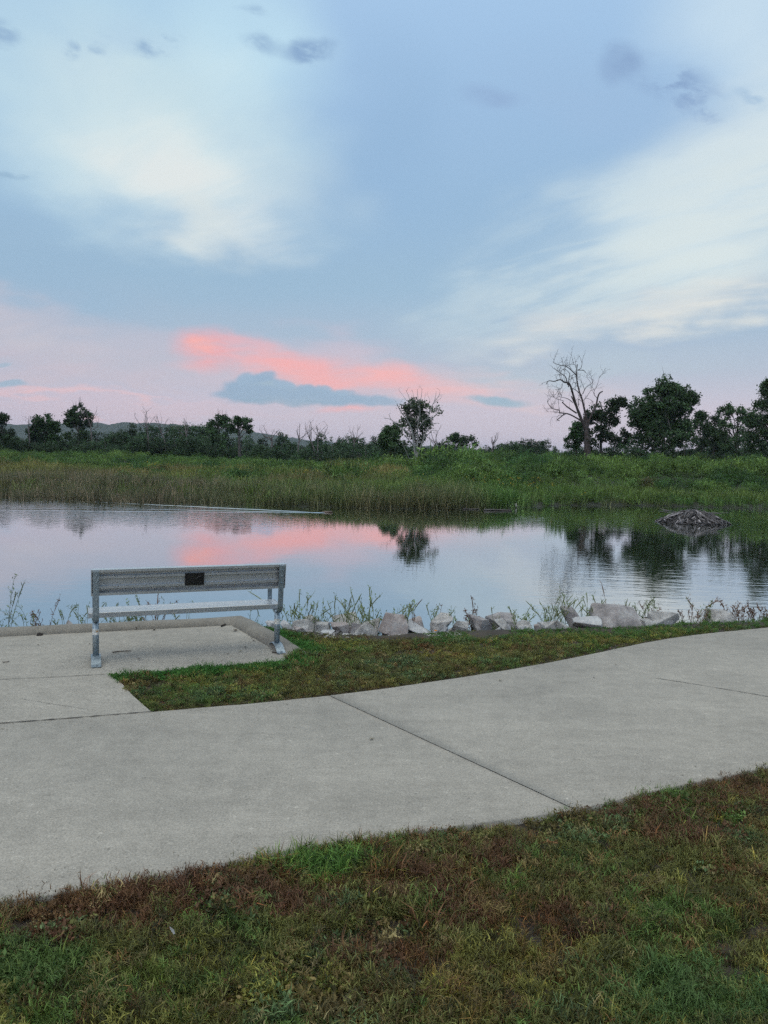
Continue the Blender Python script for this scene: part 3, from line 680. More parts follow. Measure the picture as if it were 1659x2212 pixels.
for s in (-1, 1):
    for zz_ in (.64, .70, .76, .49):
        bm = bmesh.new(); dy = np.interp(zz_, [.47, .60, .80], [-.108, -.122, -.152])
        bmesh.ops.create_uvsphere(bm, u_segments=8, v_segments=6, radius=.006, matrix=Matrix.Translation((s*hw+.002, dy-.006, zz_)))
        bm_obj('rivet', bm, M_galv, bench)

# ------------------------------------------------------------------ instanced ground cover
def gn_tree():
    g = bpy.data.node_groups.new('scatter_clumps', 'GeometryNodeTree')
    g.interface.new_socket('Geometry', in_out='INPUT', socket_type='NodeSocketGeometry'); g.interface.new_socket('Geometry', in_out='OUTPUT', socket_type='NodeSocketGeometry')
    n = lambda t_, **k: N(t_, g, **k)
    gi = n('NodeGroupInput'); go = n('NodeGroupOutput')
    def attr(nm, ty):
        a = n('GeometryNodeInputNamedAttribute', data_type=ty); a.inputs['Name'].default_value = nm
        return [o for o in a.outputs if o.enabled and o.name == 'Attribute'][0]
    sg = n('GeometryNodeSeparateGeometry', domain='POINT'); LK(gi.outputs[0], sg.inputs[0], g); LK(attr('is_pt', 'BOOLEAN'), sg.inputs[1], g)
    si = n('GeometryNodeSplitToInstances', domain='POINT'); LK(sg.outputs[1], si.inputs[0], g); LK(attr('vid', 'INT'), si.inputs['Group ID'], g)
    ip = n('GeometryNodeInstanceOnPoints'); LK(sg.outputs[0], ip.inputs['Points'], g); LK(si.outputs[0], ip.inputs['Instance'], g)
    ip.inputs['Pick Instance'].default_value = True
    LK(attr('vi', 'INT'), ip.inputs['Instance Index'], g); LK(attr('rot', 'FLOAT_VECTOR'), ip.inputs['Rotation'], g); LK(attr('scl', 'FLOAT_VECTOR'), ip.inputs['Scale'], g)
    LK(ip.outputs[0], go.inputs[0], g); return g
GN = gn_tree()
def scatter(name, variants, pts, rot, scl, vi, tint, mat, **kw):
    V, Q, T, C = merge(variants); nv = len(V); n = len(pts)
    vid = np.concatenate([np.full(len(v[0]), k) for k, v in enumerate(variants)]+[np.zeros(n)]).astype(np.int32)
    me = np_mesh(name, np.concatenate([V, pts]), Q, T, col=np.concatenate([C, np.ones((n, 3))]))
    def A(nm, ty, key, arr): a = me.attributes.new(nm, ty, 'POINT'); a.data.foreach_set(key, np.ascontiguousarray(arr).ravel())
    isp = np.concatenate([np.zeros(nv, bool), np.ones(n, bool)]); z3 = np.zeros((nv, 3), np.float32)
    A('is_pt', 'BOOLEAN', 'value', isp); A('vid', 'INT', 'value', vid)
    A('vi', 'INT', 'value', np.concatenate([np.zeros(nv), vi]).astype(np.int32))
    A('rot', 'FLOAT_VECTOR', 'vector', np.concatenate([z3, rot]).astype(np.float32))
    A('scl', 'FLOAT_VECTOR', 'vector', np.concatenate([z3, scl]).astype(np.float32))
    A('tint', 'FLOAT_VECTOR', 'vector', np.concatenate([z3, tint]).astype(np.float32))
    o = link(name, me, mat, kind='stuff', **kw); md = o.modifiers.new('scatter', 'NODES'); md.node_group = GN; return o
def inside(poly, x, y):
    x = np.asarray(x); y = np.asarray(y); r_ = np.zeros(x.shape, bool); n = len(poly); j = n-1
    for i in range(n):
        xi, yi = poly[i]; xj, yj = poly[j]
        c = ((yi > y) != (yj > y)) & (x < (xj-xi)*(y-yi)/(yj-yi+1e-12)+xi); r_ ^= c; j = i
    return r_
rng = np.random.default_rng(11)
def jit(rng, n, rmin, rmax, k=1):
    r_ = np.zeros((n, 3)); r_[:, 2] = rng.uniform(0, 2*math.pi, n); r_[:, :2] = rng.normal(size=(n, 2))*.12*k
    s_ = rng.uniform(rmin, rmax, (n, 1))*np.ones((1, 3)); s_[:, 2] *= rng.uniform(.75, 1.25, n); return r_, s_

# --- lawn tufts: plain grass, wiry crabgrass, small-leaved weeds
def tuft_grass(seed, n=28, h=.044, r_=.035, w=.0029, lean=.8, tipc=(1.15, 1.1, .9)):
    g = np.random.default_rng(seed); a = g.uniform(0, 6.283, n); q = r_*np.sqrt(g.uniform(0, 1, n)); b = np.stack([q*np.cos(a), q*np.sin(a), np.full(n, -.006)], 1)
    hs = h*g.uniform(.45, 1.35, n); k = g.uniform(.4, 1.7, (n, 1))
    dry = (g.uniform(0, 1, (n, 1)) < .12)
    c0 = np.where(dry, [[1.6, 1.25, .9]], [[.75, .8, .75]])*k; c1 = np.where(dry, [[2.2, 1.7, 1.2]], [list(tipc)])*k
    V, Q, T, C = blades(g, b, hs, w*g.uniform(.6, 1.3, n), lean, c0, c1, droop=.8); return V, Q, T, C
def tuft_wiry(seed, n=20):      # flat curly crabgrass: stems creeping out with short side blades
    g = np.random.default_rng(seed); parts = []
    for k in range(n):
        a = g.uniform(0, 6.283); L = g.uniform(.02, .06); p = np.array([g.normal()*.015, g.normal()*.015, 0.0]); col = np.array([1, 1, 1.])*g.uniform(.6, 1.4); bs_ = []
        hz = g.uniform(.012, .05)
        for j in range(4): bs_.append(p+np.array([math.cos(a), math.sin(a), 0])*L*j/4+np.array([0, 0, hz*math.sin(j/4*2.2)]))
        parts.append(blades(g, np.array(bs_), g.uniform(.010, .026, 4), .0032, 1.3, col*.8, col*1.2, droop=.4))
    return merge(parts)
def tuft_leafy(seed, n=34, r_=.04, ls=.014, h=.04):
    g = np.random.default_rng(seed); a = g.uniform(0, 6.283, n); q = r_*np.sqrt(g.uniform(0, 1, n)); z = g.uniform(.004, h, n)
    Cn = np.stack([q*np.cos(a), q*np.sin(a), z], 1); V, Q = leaf_quads(g, Cn, ls, up=.3, aspect=.6)
    col = np.repeat(g.uniform(.7, 1.3, (n, 1)), 4, 0)*np.array([[1, 1, 1]])
    b = blades(g, Cn*[.6, .6, 0], z+.005, .002, .4, (.8, .8, .7), (1, 1, .8)); return merge([(V, Q, None, col), b])
LV = [tuft_grass(s_) for s_ in range(6)]+[tuft_wiry(20+s_) for s_ in range(5)]+[tuft_leafy(40+s_) for s_ in range(4)]+[tuft_grass(60+s_, 30, .085, .03, .0045, .7) for s_ in range(3)]
GRASS_N = [tuple(p) for p in NEAR]+[(14, -1), (-12, -1)]
side_out = [tuple(p-n2v*.21) for p in L2][:22]
def lawn_mask(x, y):
    near = np.array([0]); yn = np.interp(x, NEAR[:, 0], NEAR[:, 1]); yf = np.interp(x, FAR[:, 0], FAR[:, 1])
    edge = (vn(x, y, .07, 3)-.5)*.05
    a = y < yn-.008+edge
    b = y > yf+.03+edge*.8
    padp = pad_in[:4]+[c3, P(300, 1452), P(640, 1430)]
    pin = inside([(-20, 2.0)]+[tuple(p) for p in pad_in]+[(-20, 6)], x, y) | (x < c3[0]-.02)
    ko = inside([tuple(kc)]+[tuple(p) for p in L2]+[tuple(p) for p in np.array(side_out)[::-1]]+[tuple(L2[0]-n2v*.15)], x, y)
    bd_ = (x-kc[0])*(-dirb[1])+(y-kc[1])*dirb[0]; back_in = (bd_ > -.08) & (bd_ < .17) & (x < kc[0]+.15)
    return a | (b & ~pin & ~ko & ~back_in & (y < crest_y(x)-.02))
def seg_d(x, y, a, b):
    a = np.array(a); b = np.array(b); d = b-a; t_ = np.clip(((x-a[0])*d[0]+(y-a[1])*d[1])/(d@d), 0, 1); return np.hypot(x-a[0]-t_*d[0], y-a[1]-t_*d[1])
def lawn_points(x0, x1, y0, y1, dens):
    n = int((x1-x0)*(y1-y0)*dens); x = rng.uniform(x0, x1, n); y = rng.uniform(y0, y1, n); k = lawn_mask(x, y); return x[k], y[k]
x1_, y1_ = lawn_points(-4.6, 5.6, 1.0, 5.6, 1650)
k_ = (abs(x1_) < y1_*.62+1.9); x1_, y1_ = x1_[k_], y1_[k_]
x2_, y2_ = lawn_points(-2.4, 7.5, 4.8, 9.6, 1150)
x3_, y3_ = lawn_points(-2.4, 1.5, 5.2, 9.0, 600)
x = np.concatenate([x1_, x2_, x3_]); y = np.concatenate([y1_, y2_, y3_])
redn = fbm(x, y, .8, 31, 4); grn = fbm(x, y, .55, 47, 4); dk_ = fbm(x, y, .45, 77, 3); yel = fbm(x, y, .5, 91, 3)
dn = np.interp(x, NEAR[:, 0], NEAR[:, 1])-y                       # distance in from the path on the near lawn
near_l = dn > -.2
red = np.clip((redn-.56)*5+np.where(near_l, np.clip(.50-dn*1.2, -.55, .4), -.6), 0, 1)*.9
c_ol = np.array([.062, .068, .028]); c_gr = np.array([.042, .080, .026]); c_red = np.array([.084, .042, .028]); c_bl = np.array([.05, .085, .05]); c_ye = np.array([.11, .11, .035]); c_br = np.array([.075, .055, .03])
tint = np.tile(c_ol, (len(x), 1))
def mixin(c, f): 
    global tint
    f = np.clip(f, 0, 1); f = np.where(rng.uniform(0, 1, len(f)) < f, .85, .12*f)[:, None]; tint = lerp(tint, c[None], f)
mixin(c_gr, (grn-.45)*5); mixin(c_bl, (fbm(x, y, .3, 13, 2)-.60)*3); mixin(c_ye, (yel-.60)*5); mixin(c_br, (fbm(x, y, .35, 55, 2)-.58)*2.5); mixin(c_red, red)
mixin(np.array([.13, .11, .07]), np.full(len(x), .045)); mixin(c_red, np.full(len(x), .05)); mixin(np.array([.02, .022, .014]), np.full(len(x), .12)); tint = tint*rng.uniform(.5, 1.5, (len(x), 1))*np.array([[1.30, 1.32, 1.08]])
# bright clump by the path, green strip along the paving and round the kerb, green by the rocks
def patch(px, py, r_, c, k=1.0):
    q = P(px, py); mixin(np.array(c), (1.3-np.hypot((x-q[0]), (y-q[1])*1.5)/r_)*1.6*k)
for a_ in [(300, 1925, .30), (520, 1915, .26), (640, 1935, .22), (880, 1885, .26), (1060, 1850, .22), (1000, 1960, .22), (1420, 1760, .35), (1600, 1700, .40), (1500, 1800, .22), (120, 2010, .14), (1230, 1990, .2), (860, 2050, .2)]:
    patch(*a_, (.082, .042, .028), .42)
patch(690, 1862, .17, (.055, .125, .035), .7); patch(760, 1852, .12, (.055, .12, .035), .6); patch(640, 1856, .14, (.05, .10, .03), .6); patch(60, 2085, .22, (.055, .10, .03), .8); patch(330, 2110, .1, (.09, .12, .03), .7); patch(1500, 2150, .3, (.05, .10, .035), .6)
gs_ = np.minimum.reduce([seg_d(x, y, P(245, 1458), P(640, 1428)), seg_d(x, y, P(540, 1335), P(660, 1405))+.02])
mixin(np.array([.030, .105, .022]), np.where(near_l, 0, (.24-gs_)*6))
cr_d = crest_y(x)-y
mixin(np.array([.040, .10, .026]), np.where(near_l, 0, np.where(x > .3, (.75-cr_d)*1.4, 0)))
yf_ = np.interp(x, FAR[:, 0], FAR[:, 1])
mixin(np.array([.05, .036, .026]), np.where(near_l, 0, (.16-(y-yf_))*5))
u_ = rng.uniform(0, 1, len(x))
leafy = (gs_ < .3) | (fbm(x, y, .3, 13, 2) > .62)
vi = np.where(u_ < .62, rng.integers(0, 6, len(x)), rng.integers(6, 11, len(x)))
vi = np.where((red > .5) & (u_ < .75), rng.integers(6, 11, len(x)), vi)
vi = np.where(leafy & (u_ < .55), rng.integers(11, 15, len(x)), vi)
pb = P(720, 1862); vi = np.where(((np.hypot(x-pb[0], (y-pb[1])*1.5) < .30) & (u_ > .45)) | ((u_ > .985) & near_l), rng.integers(15, 18, len(x)), vi)
rot, scl = jit(rng, len(x), .75, 1.25)
short = np.where(near_l, 1.0, .72)*(0.75+.6*fbm(x, y, .25, 5, 2)); short *= np.where(near_l & (dn < .12), .8, 1)*np.where(~near_l & (y-yf_ < .15), .6, 1)
short *= np.where((~near_l) & (gs_ < .22), 1.35, 1)*np.where((~near_l) & (cr_d < .3), .6, 1)
scl *= short[:, None]
# thin spots of bare dirt along the far edge of the grass by the rocks
bare = (~near_l) & (fbm(x, y, .5, 66, 3) > .56) & (cr_d < .7) & (x < 1.6) & (gs_ > .2)
keep = ~bare | (u_ < .18)
bare2 = (fbm(x, y, .22, 88, 2) > .68) & (u_ > .45); keep &= ~bare2
print('lawn tufts', keep.sum())
scatter('lawn_grass', LV, np.stack([x, y, ground_z(x, y)+.004], 1)[keep], rot[keep], scl[keep], vi[keep], tint[keep], M_leafT, label='mown lawn of green, olive and reddish grass around the path')

# --- far bank: clump kinds
def c_reed(seed, n=34, h=1.05, w=.022, r_=.38, dead=.3):
    g = np.random.default_rng(seed); a = g.uniform(0, 6.283, n); q = r_*np.sqrt(g.uniform(0, 1, n)); b = np.stack([q*np.cos(a), q*np.sin(a), np.full(n, -.25)], 1)
    k = g.uniform(.6, 1.4, (n, 1)); dd = g.uniform(0, 1, (n, 1)) < dead
    c0 = np.where(dd, [[3.0, 2.6, 2.6]], [[.55, .48, .48]])*k; c1 = np.where(dd, [[2.6, 2.2, 2.1]], [[.95, 1.2, .85]])*k
    return blades(g, b, (h+.25)*g.uniform(.55, 1.15, n), w*g.uniform(.5, 1.3, n), .38, c0, c1, droop=.5)
def c_leaf(seed, n=300, r_=.85, h=.95, ls=.17, spikes=14):
    g = np.random.default_rng(seed); d = g.normal(size=(n, 3)); d /= np.linalg.norm(d, axis=1, keepdims=True); d[:, 2] = abs(d[:, 2])
    rr = g.uniform(.55, 1.0, (n, 1))**.6; lump = (1+.22*np.sin(d[:, :1]*5+seed)+.18*np.cos(d[:, 1:2]*6+seed*2))
    Cn = d*rr*lump*np.array([[r_, r_, h]]); V, Q = leaf_quads(g, Cn, ls, up=.7, aspect=.36)
    col = np.repeat(g.uniform(.5, 1.6, (n, 1)), 4, 0)*np.ones((1, 3))
    q = d[:spikes*2:2]*[r_*.8, r_*.8, 0]+[0, 0, h*.55]
    b = blades(g, q, h*g.uniform(.4, .75, len(q)), .035, .3, (1, 1, 1), (1.2, 1.2, .9)); return merge([(V, Q, None, col), b])
def c_grass(seed, n=60, h=.6, w=.030, r_=.5):
    g = np.random.default_rng(seed); a = g.uniform(0, 6.283, n); q = r_*np.sqrt(g.uniform(0, 1, n)); b = np.stack([q*np.cos(a), q*np.sin(a), np.full(n, -.05)], 1)
    k = g.uniform(.5, 1.7, (n, 1)); return blades(g, b, h*g.uniform(.4, 1.25, n), w*g.uniform(.6, 1.3, n), .6, np.ones((1, 3))*k*.85, np.array([[1.15, 1.1, .95]])*k, droop=.7)
RV = [c_reed(s_) for s_ in range(6)]; GV = [c_grass(s_+9) for s_ in range(5)]; BV = [c_leaf(s_+70) for s_ in range(6)]
def far_pts(n, x0, x1, y0, y1, fn):
    x = rng.uniform(x0, x1, n); y = rng.uniform(y0, y1, n); k = fn(x, y) & (abs(x) < y*.56+6); return x[k], y[k]
def right_thick(x, y): return (x > 1.5+np.clip((52-y)*.3, 0, 9)) & (y-shore_y(x) > np.interp(x, [0, 8, 14, 30], [16, 8.5, 6.5, 4])) & (y-shore_y(x) < 50)
# reeds standing along the far waterline
x, y = far_pts(40000, -40, 40, 30, 60, lambda x, y: (y-shore_y(x) > -.05-1.3*(x < -9)*vn(x, y, 1.5, 2)) & (y-shore_y(x) < np.interp(x, [-20, -8, 0, 4, 7, 9, 40], [9, 7, 4.5, 4.5, 2.2, 1.0, .8])))
tt = y-shore_y(x); u_ = rng.uniform(0, 1, len(x)); dens = np.where(x < -6, np.clip(.16+tt*.08, .1, .55), np.where(tt < .5, 1.0, .6)); k_ = u_ < dens*np.where(x > 8, .5, 1); x, y, tt = x[k_], y[k_], tt[k_]
rot, scl = jit(rng, len(x), .7, 1.1, .8); g_ = fbm(x, y, 4, 21, 3)
ht = np.interp(x, [-25, -8, -2, 3, 6, 8, 30], [.98, .86, .84, .95, 1.0, .6, .5])*(.7+.6*fbm(x, y, 2, 8, 3)); scl *= ht[:, None]
lw = np.clip((-x-2)/9, 0, 1)[:, None]
tint = lerp(lerp(np.array([[.052, .075, .032]]), np.array([[.075, .072, .055]]), lw), np.array([[.045, .10, .03]]), np.clip((x-3)/3, 0, 1)[:, None]*.7)
tint = lerp(tint, np.array([[.078, .074, .055]]), np.clip((g_-.5)*3, 0, .6)[:, None])
print('reeds', len(x))
scatter('shore_reeds', RV, np.stack([x, y, np.maximum(ground_z(x, y), WZ-.1)], 1), rot, scl, rng.integers(0, 6, len(x)), tint, M_leafT, label='grey green reeds standing along the far waterline')
# marsh grass behind them
x, y = far_pts(60000, -62, 62, 34, 100, lambda x, y: (y-shore_y(x) > .6) & (y-shore_y(x) < 60) & ~right_thick(x, y) & ~((x < -5) & (y-shore_y(x) > 21+4*fbm(x, y, 5, 3, 2))))
tt = y-shore_y(x); u_ = rng.uniform(0, 1, len(x)); k_ = u_ < np.clip(1.1-tt/70, .25, 1)*.5; x, y, tt = x[k_], y[k_], tt[k_]
rot, scl = jit(rng, len(x), .8, 1.3, .8)
scl *= (np.clip(1+tt/70, 1, 1.6)*(.5+.8*fbm(x, y, 2.5, 4, 3)))[:, None]
pal = fbm(x, y, 7, 61, 3)[:, None]; p2 = fbm(x, y*.5, 5, 14, 3)[:, None]
tint = lerp(np.array([[.060, .095, .030]]), np.array([[.11, .105, .045]]), np.clip((pal-.4)*3.5, 0, 1)); tint = lerp(tint, np.array([[.080, .070, .042]]), np.clip((p2-.57)*5, 0, .6))
tint = lerp(tint, np.array([[.045, .09, .025]]), np.clip((x-2)/6, 0, .8)[:, None])
print('marsh', len(x))
scatter('marsh_grass', GV, np.stack([x, y, ground_z(x, y)], 1), rot, scl, rng.integers(0, 5, len(x)), tint, M_leafT, label='olive and tan marsh grass covering the far bank')
# thicket of bushes: right rise, left rise, patches between
def thick(x, y):
    tt = y-shore_y(x)
    rt = (x > 1.5+np.clip((52-y)*.3, 0, 9)) & (tt > np.interp(x, [0, 8, 14, 30], [16, 8.5, 6.5, 4])) & (tt < 50)
    lf = (x < -5) & (tt > 19) & (tt < 60)
    md = (tt > 9) & (tt < 58) & (fbm(x, y*.6, 5, 44, 3) > .50)
    edge = (np.hypot(x-3.4, (y-71)*.5) < 5) | (x > 6) & (tt > .3) & (tt < 9) & (fbm(x, y, 2.2, 34, 2) > .42)
    return rt | lf | md | edge
x, y = far_pts(27000, -62, 62, 33, 98, thick)
tt = y-shore_y(x); u_ = rng.uniform(0, 1, len(x)); k_ = u_ < np.clip(1.2-tt/60, .3, 1)*np.where((x > 3) & (y < 62), 1.0, .7); x, y, tt = x[k_], y[k_], tt[k_]
rot, scl = jit(rng, len(x), .6, 1.15, .8); scl *= np.where(np.hypot(x-3.4, (y-71)*.7) < 5, 2.2, 1)[:, None]; big = np.clip(tt/12, .40, .95)*(.15+1.55*fbm(x, y, 3.0, 71, 3)**1.2)
scl *= big[:, None]; scl *= np.where((tt > 18) & (x < 4), .72, 1)[:, None]
pal = fbm(x, y, 3, 12, 3)[:, None]
tint = lerp(np.array([[.030, .074, .024]]), np.array([[.082, .142, .038]]), np.clip((pal-.3)*2.2, 0, 1)); tint = lerp(tint, np.array([[.075, .05, .03]]), np.clip((fbm(x, y, 1.6, 15, 2)[:, None]-.68)*6, 0, .7)*(tt < 9)[:, None])
tint = tint*rng.uniform(.5, 1.25, (len(x), 1))*np.array([[1.0, .96, 1.0]])
print('thicket', len(x))
scatter('bushes', BV, np.stack([x, y, ground_z(x, y)-.05], 1), rot, scl, rng.integers(0, 6, len(x)), tint, M_leafT, label='dense green thicket rolling over the far rise')
# yellow flowers
fx, fy = [], []
for (px, py, D, sx_, n) in [(325, 990, 58, 1.2, 9), (660, 1008, 52, .4, 8), (1040, 1018, 47, 2.0, 15), (1105, 1012, 47, 1.5, 7), (1200, 1012, 45, .8, 4)]:
    c = at(px, py, D); fx += list(c.x+rng.normal(size=n)*sx_); fy += list(D+rng.normal(size=n)*1.5)
fx, fy = np.array(fx), np.array(fy); fz = ground_z(fx, fy)+.75
V, Q = leaf_quads(rng, np.repeat(np.stack([fx, fy, fz], 1), 5, 0)+rng.normal(size=(len(fx)*5, 3))*.09, .07, aspect=.8)
link('yellow_flowers', np_mesh('yellow_flowers', V, Q, col=np.tile([[.26, .20, .02]], (len(V), 1))), M_leaf, kind='stuff', label='small yellow wildflowers dotted over the far bank')

# ------------------------------------------------------------------ trees
def limb(pts, r0, r1, n=5, wob=0, rng_=None):
    l = smooth_line(pts, n) if len(pts) > 2 else np.array([lerp(np.array(pts[0], float), np.array(pts[-1], float), k/n) for k in range(n+1)])
    if wob and rng_ is not None: l[1:-1] += rng_.normal(size=l[1:-1].shape)*wob
    return l, np.linspace(r0, r1, len(l))
def twigs(g, line, rad, dens, L, r0, lvl=2, up=.6, out=None, spread=1.0):
    """thin bare twigs along a limb, recursively"""
    out = [] if out is None else out
    seg = np.linalg.norm(np.diff(line, axis=0), axis=1).sum(); n = max(1, int(seg*dens))
    for _ in range(n):
        k = g.uniform(.2, 1.0)*(len(line)-1); i = min(int(k), len(line)-2); p = lerp(line[i], line[i+1], k-i); d = line[i+1]-line[i]; d = d/(np.linalg.norm(d)+1e-9)
        v = g.normal(size=3)*spread; v -= (v@d)*d; v /= np.linalg.norm(v)+1e-9; v = v*.9+d*.55+np.array([0, 0, up])*.6; v /= np.linalg.norm(v)
        ll = L*g.uniform(.4, 1.1); pts = [p]; dd = v.copy()
        for j in range(4): dd = dd+g.normal(size=3)*.22+np.array([0, 0, .05]); dd /= np.linalg.norm(dd); pts.append(pts[-1]+dd*ll/4)
        pts = np.array(pts); rr = np.linspace(r0, r0*.35, 5); out.append((pts, rr))
        if lvl > 1: twigs(g, pts, rr, dens*1.25, L*.55, r0*.6, lvl-1, up, out)
    return out
def crown_mesh(g, lobes, ls, per, cl_r, dens, col, up=.35):
    """lobes: (centre, radii) in local metres; leaf clumps spread through and over each"""
    Cs, cols = [], []
    for c, r_ in lobes:
        n = max(5, int(dens*r_[0]*r_[1]*r_[2]**.6)); d = g.normal(size=(n, 3)); d /= np.linalg.norm(d, axis=1, keepdims=True); q = g.uniform(.30, 1, (n, 1))**.5
        Cs.append(np.array(c)+d*q*np.array(r_))
    Cn = np.concatenate(Cs); tone = g.uniform(.45, 1.7, (len(Cn), 1))
    m_ = np.repeat(Cn, per, 0)+g.normal(size=(len(Cn)*per, 3))*cl_r*np.array([[.5, .5, .42]]); V, Q = leaf_quads(g, m_, ls, up=up, aspect=.62)
    k = np.repeat(np.repeat(tone, per, 0)*g.uniform(.75, 1.25, (len(m_), 1)), 4, 0)
    return V, Q, k*np.array([col]), Cn
def tree(name, base, trunk_pts, lobes, label, r0=.16, ls=.19, per=34, cl=.42, dens=22, col=(.022, .044, .020), seed=0, bark=None, cat='tree', group=None, nlimb=12, extra=None, bare=0):
    g = np.random.default_rng(seed); t_ = empty(name, base, label=label, cat=cat, group=group)
    sat = []
    for c, r_ in lobes:
        for _ in range(7):
            d = g.normal(size=3); d[2] = d[2]*.8+.25; d /= np.linalg.norm(d); k = g.uniform(.16, .32); sat.append((np.array(c)+d*np.array(r_)*g.uniform(.9, 1.12), tuple(np.array(r_)*k)))
    V, Q, C, Cn = crown_mesh(g, [(c, tuple(np.array(r_)*.93)) for c, r_ in lobes]+sat, ls, per, cl, dens*.62, col)
    link('crown', np_mesh('crown', V, Q, col=C), M_leaf, t_)
    tl, tr = limb(trunk_pts, r0, r0*.35); segs = [(tl, tr)]
    for c in Cn[g.permutation(len(Cn))[:nlimb]]:
        i = int(g.uniform(.3, .95)*(len(tl)-1)); p = tl[i]; md = lerp(p, c, .5)+np.array([0, 0, .12*np.linalg.norm(c-p)]); segs.append(limb([p, md, c], tr[i]*.5, .015))
    if bare:
        for c in Cn[np.argsort(-Cn[:, 2])[:bare]]: segs.append(limb([c-[0, 0, .4], c+g.normal(size=3)*[.3, .3, .1]+[0, 0, .9]], .02, .006))
    if extra: segs += extra
    V, Q, T = tubes(segs, 6); link('trunk', np_mesh('trunk', V, Q, T, smooth=True), bark or M_bark, t_); return t_
def px_tree(name, bpx, bpy_, Y, trunk_px, lobes_px, label, zg=None, flat=.8, **kw):
    """tree from its outline: trunk points and lobe ellipses as seen, set at its distance Y and given depth"""
    b = at(bpx, bpy_, Y); zg = float(ground_z(b.x, Y)) if zg is None else zg
    base = Vector((b.x, Y, min(zg, b.z))); g = np.random.default_rng(kw.get('seed', 0)+500)
    def lc(px, py, dy=0): p = at(px, py, Y); return np.array([p.x-base.x, dy, p.z-base.z])
    s = Y/F; tp = [np.array([0, 0, 0.])]+[lc(*p, dy=g.normal()*.15) for p in trunk_px]
    lobes = [(lc(px, py, g.normal()*rx*s*.35), (rx*s, rx*s*flat, ry*s)) for px, py, rx, ry in lobes_px]
    return tree(name, base, tp, lobes, label, **kw)
GR, GD = (.022, .050, .018), (.016, .034, .014)
px_tree('leafy_tree', 1432, 975, 84, [(1432, 930), (1430, 880), (1428, 850)], [(1430, 868, 52, 38), (1462, 872, 36, 38), (1392, 893, 34, 30), (1428, 905, 60, 42), (1425, 945, 58, 30), (1470, 925, 26, 32), (1378, 905, 20, 18), (1450, 845, 20, 16), (1488, 862, 12, 18), (1432, 838, 14, 12)],
        'big round dark leafy tree standing alone right of the bare dead tree', seed=1, r0=.22, dens=30, nlimb=26, per=38, cl=.40, ls=.21, bare=6)
px_tree('leafy_tree', 1300, 972, 80, [(1298, 930), (1300, 895)], [(1300, 885, 28, 20), (1328, 876, 18, 13), (1294, 912, 26, 24), (1284, 945, 26, 24), (1318, 902, 16, 14), (1310, 950, 24, 14), (1338, 872, 9, 8), (1278, 900, 14, 20)],
        'small airy leafy tree growing just behind the bare dead tree', seed=2, dens=22, per=24, cl=.34, ls=.20, nlimb=16)
px_tree('leafy_tree', 1246, 965, 82, [(1246, 945)], [(1245, 945, 16, 26), (1250, 925, 12, 12), (1236, 955, 12, 16)], 'low rounded green tree left of the dead tree trunk', seed=3, dens=26, per=30, cl=.35, r0=.1, col=(.024, .06, .022))
px_tree('young_tree', 1350, 972, 88, [(1350, 950)], [(1348, 945, 10, 18), (1357, 955, 10, 16), (1342, 958, 8, 12)], 'thin young tree with sparse foliage left of the big round tree', seed=4, dens=14, per=16, cl=.3, r0=.06, nlimb=8)
px_tree('leafy_tree', 1514, 975, 90, [(1514, 930)], [(1514, 915, 15, 22), (1510, 945, 24, 24), (1530, 940, 20, 24), (1514, 900, 7, 8)], 'narrow dark tree just right of the big round tree', seed=5, dens=18, per=30, r0=.12, cl=.42)
px_tree('leafy_tree', 1543, 978, 92, [(1543, 935)], [(1543, 920, 13, 20), (1545, 950, 26, 24), (1560, 958, 20, 16)], 'short dark tree between the narrow one and the open topped one', seed=6, dens=18, per=28, r0=.11, cl=.42)
px_tree('leafy_tree', 1590, 980, 86, [(1592, 935), (1596, 900)], [(1594, 888, 20, 15), (1572, 892, 14, 12), (1608, 905, 12, 16), (1590, 935, 30, 26), (1592, 960, 36, 20), (1560, 930, 14, 20)], 'open topped tree with leafy base near the right frame edge', seed=7, dens=15, per=22, cl=.36, r0=.14, nlimb=18)
px_tree('leafy_tree', 1668, 985, 80, [(1666, 920), (1668, 880)], [(1665, 860, 24, 30), (1645, 895, 30, 26), (1660, 930, 44, 34), (1640, 955, 36, 24), (1700, 880, 40, 50), (1625, 915, 12, 14), (1655, 840, 10, 14)], 'tall dark tree cut by the right frame edge', seed=8, dens=26, per=34, cl=.42, r0=.22, nlimb=24)
px_tree('leafy_tree', 171, 968, 96, [(170, 935), (171, 900)], [(172, 888, 20, 13), (153, 898, 11, 8), (190, 900, 10, 10), (162, 912, 13, 8), (184, 918, 12, 9), (170, 945, 28, 16), (150, 915, 8, 7)], 'tall open crowned tree with sky showing through above the left woods', seed=9, dens=20, per=18, cl=.34, ls=.22, r0=.2, nlimb=20, bare=8)
px_tree('leafy_tree', 100, 965, 96, [(100, 930)], [(100, 912, 18, 14), (98, 935, 26, 18), (85, 920, 10, 12), (116, 920, 10, 10), (105, 950, 28, 16)], 'rounded bushy green tree left of the tall open crowned tree', seed=10, dens=24, per=30, cl=.45, ls=.22, r0=.18, col=(.026, .062, .022))
px_tree('leafy_tree', 4, 965, 92, [(4, 920)], [(4, 905, 12, 10), (-8, 920, 22, 20), (0, 940, 24, 20)], 'dark tree cut by the left frame edge', seed=12, dens=22, per=28, r0=.18, cl=.4)
px_tree('leafy_tree', 518, 979, 88, [(517, 955), (516, 935), (512, 918)], [(505, 915, 12, 9), (525, 913, 16, 9), (535, 925, 9, 9), (515, 908, 12, 6), (502, 926, 8, 6)], 'umbrella shaped tree with a clear bare trunk at the marsh edge', seed=13, dens=20, per=18, cl=.28, ls=.18, r0=.2, nlimb=14)
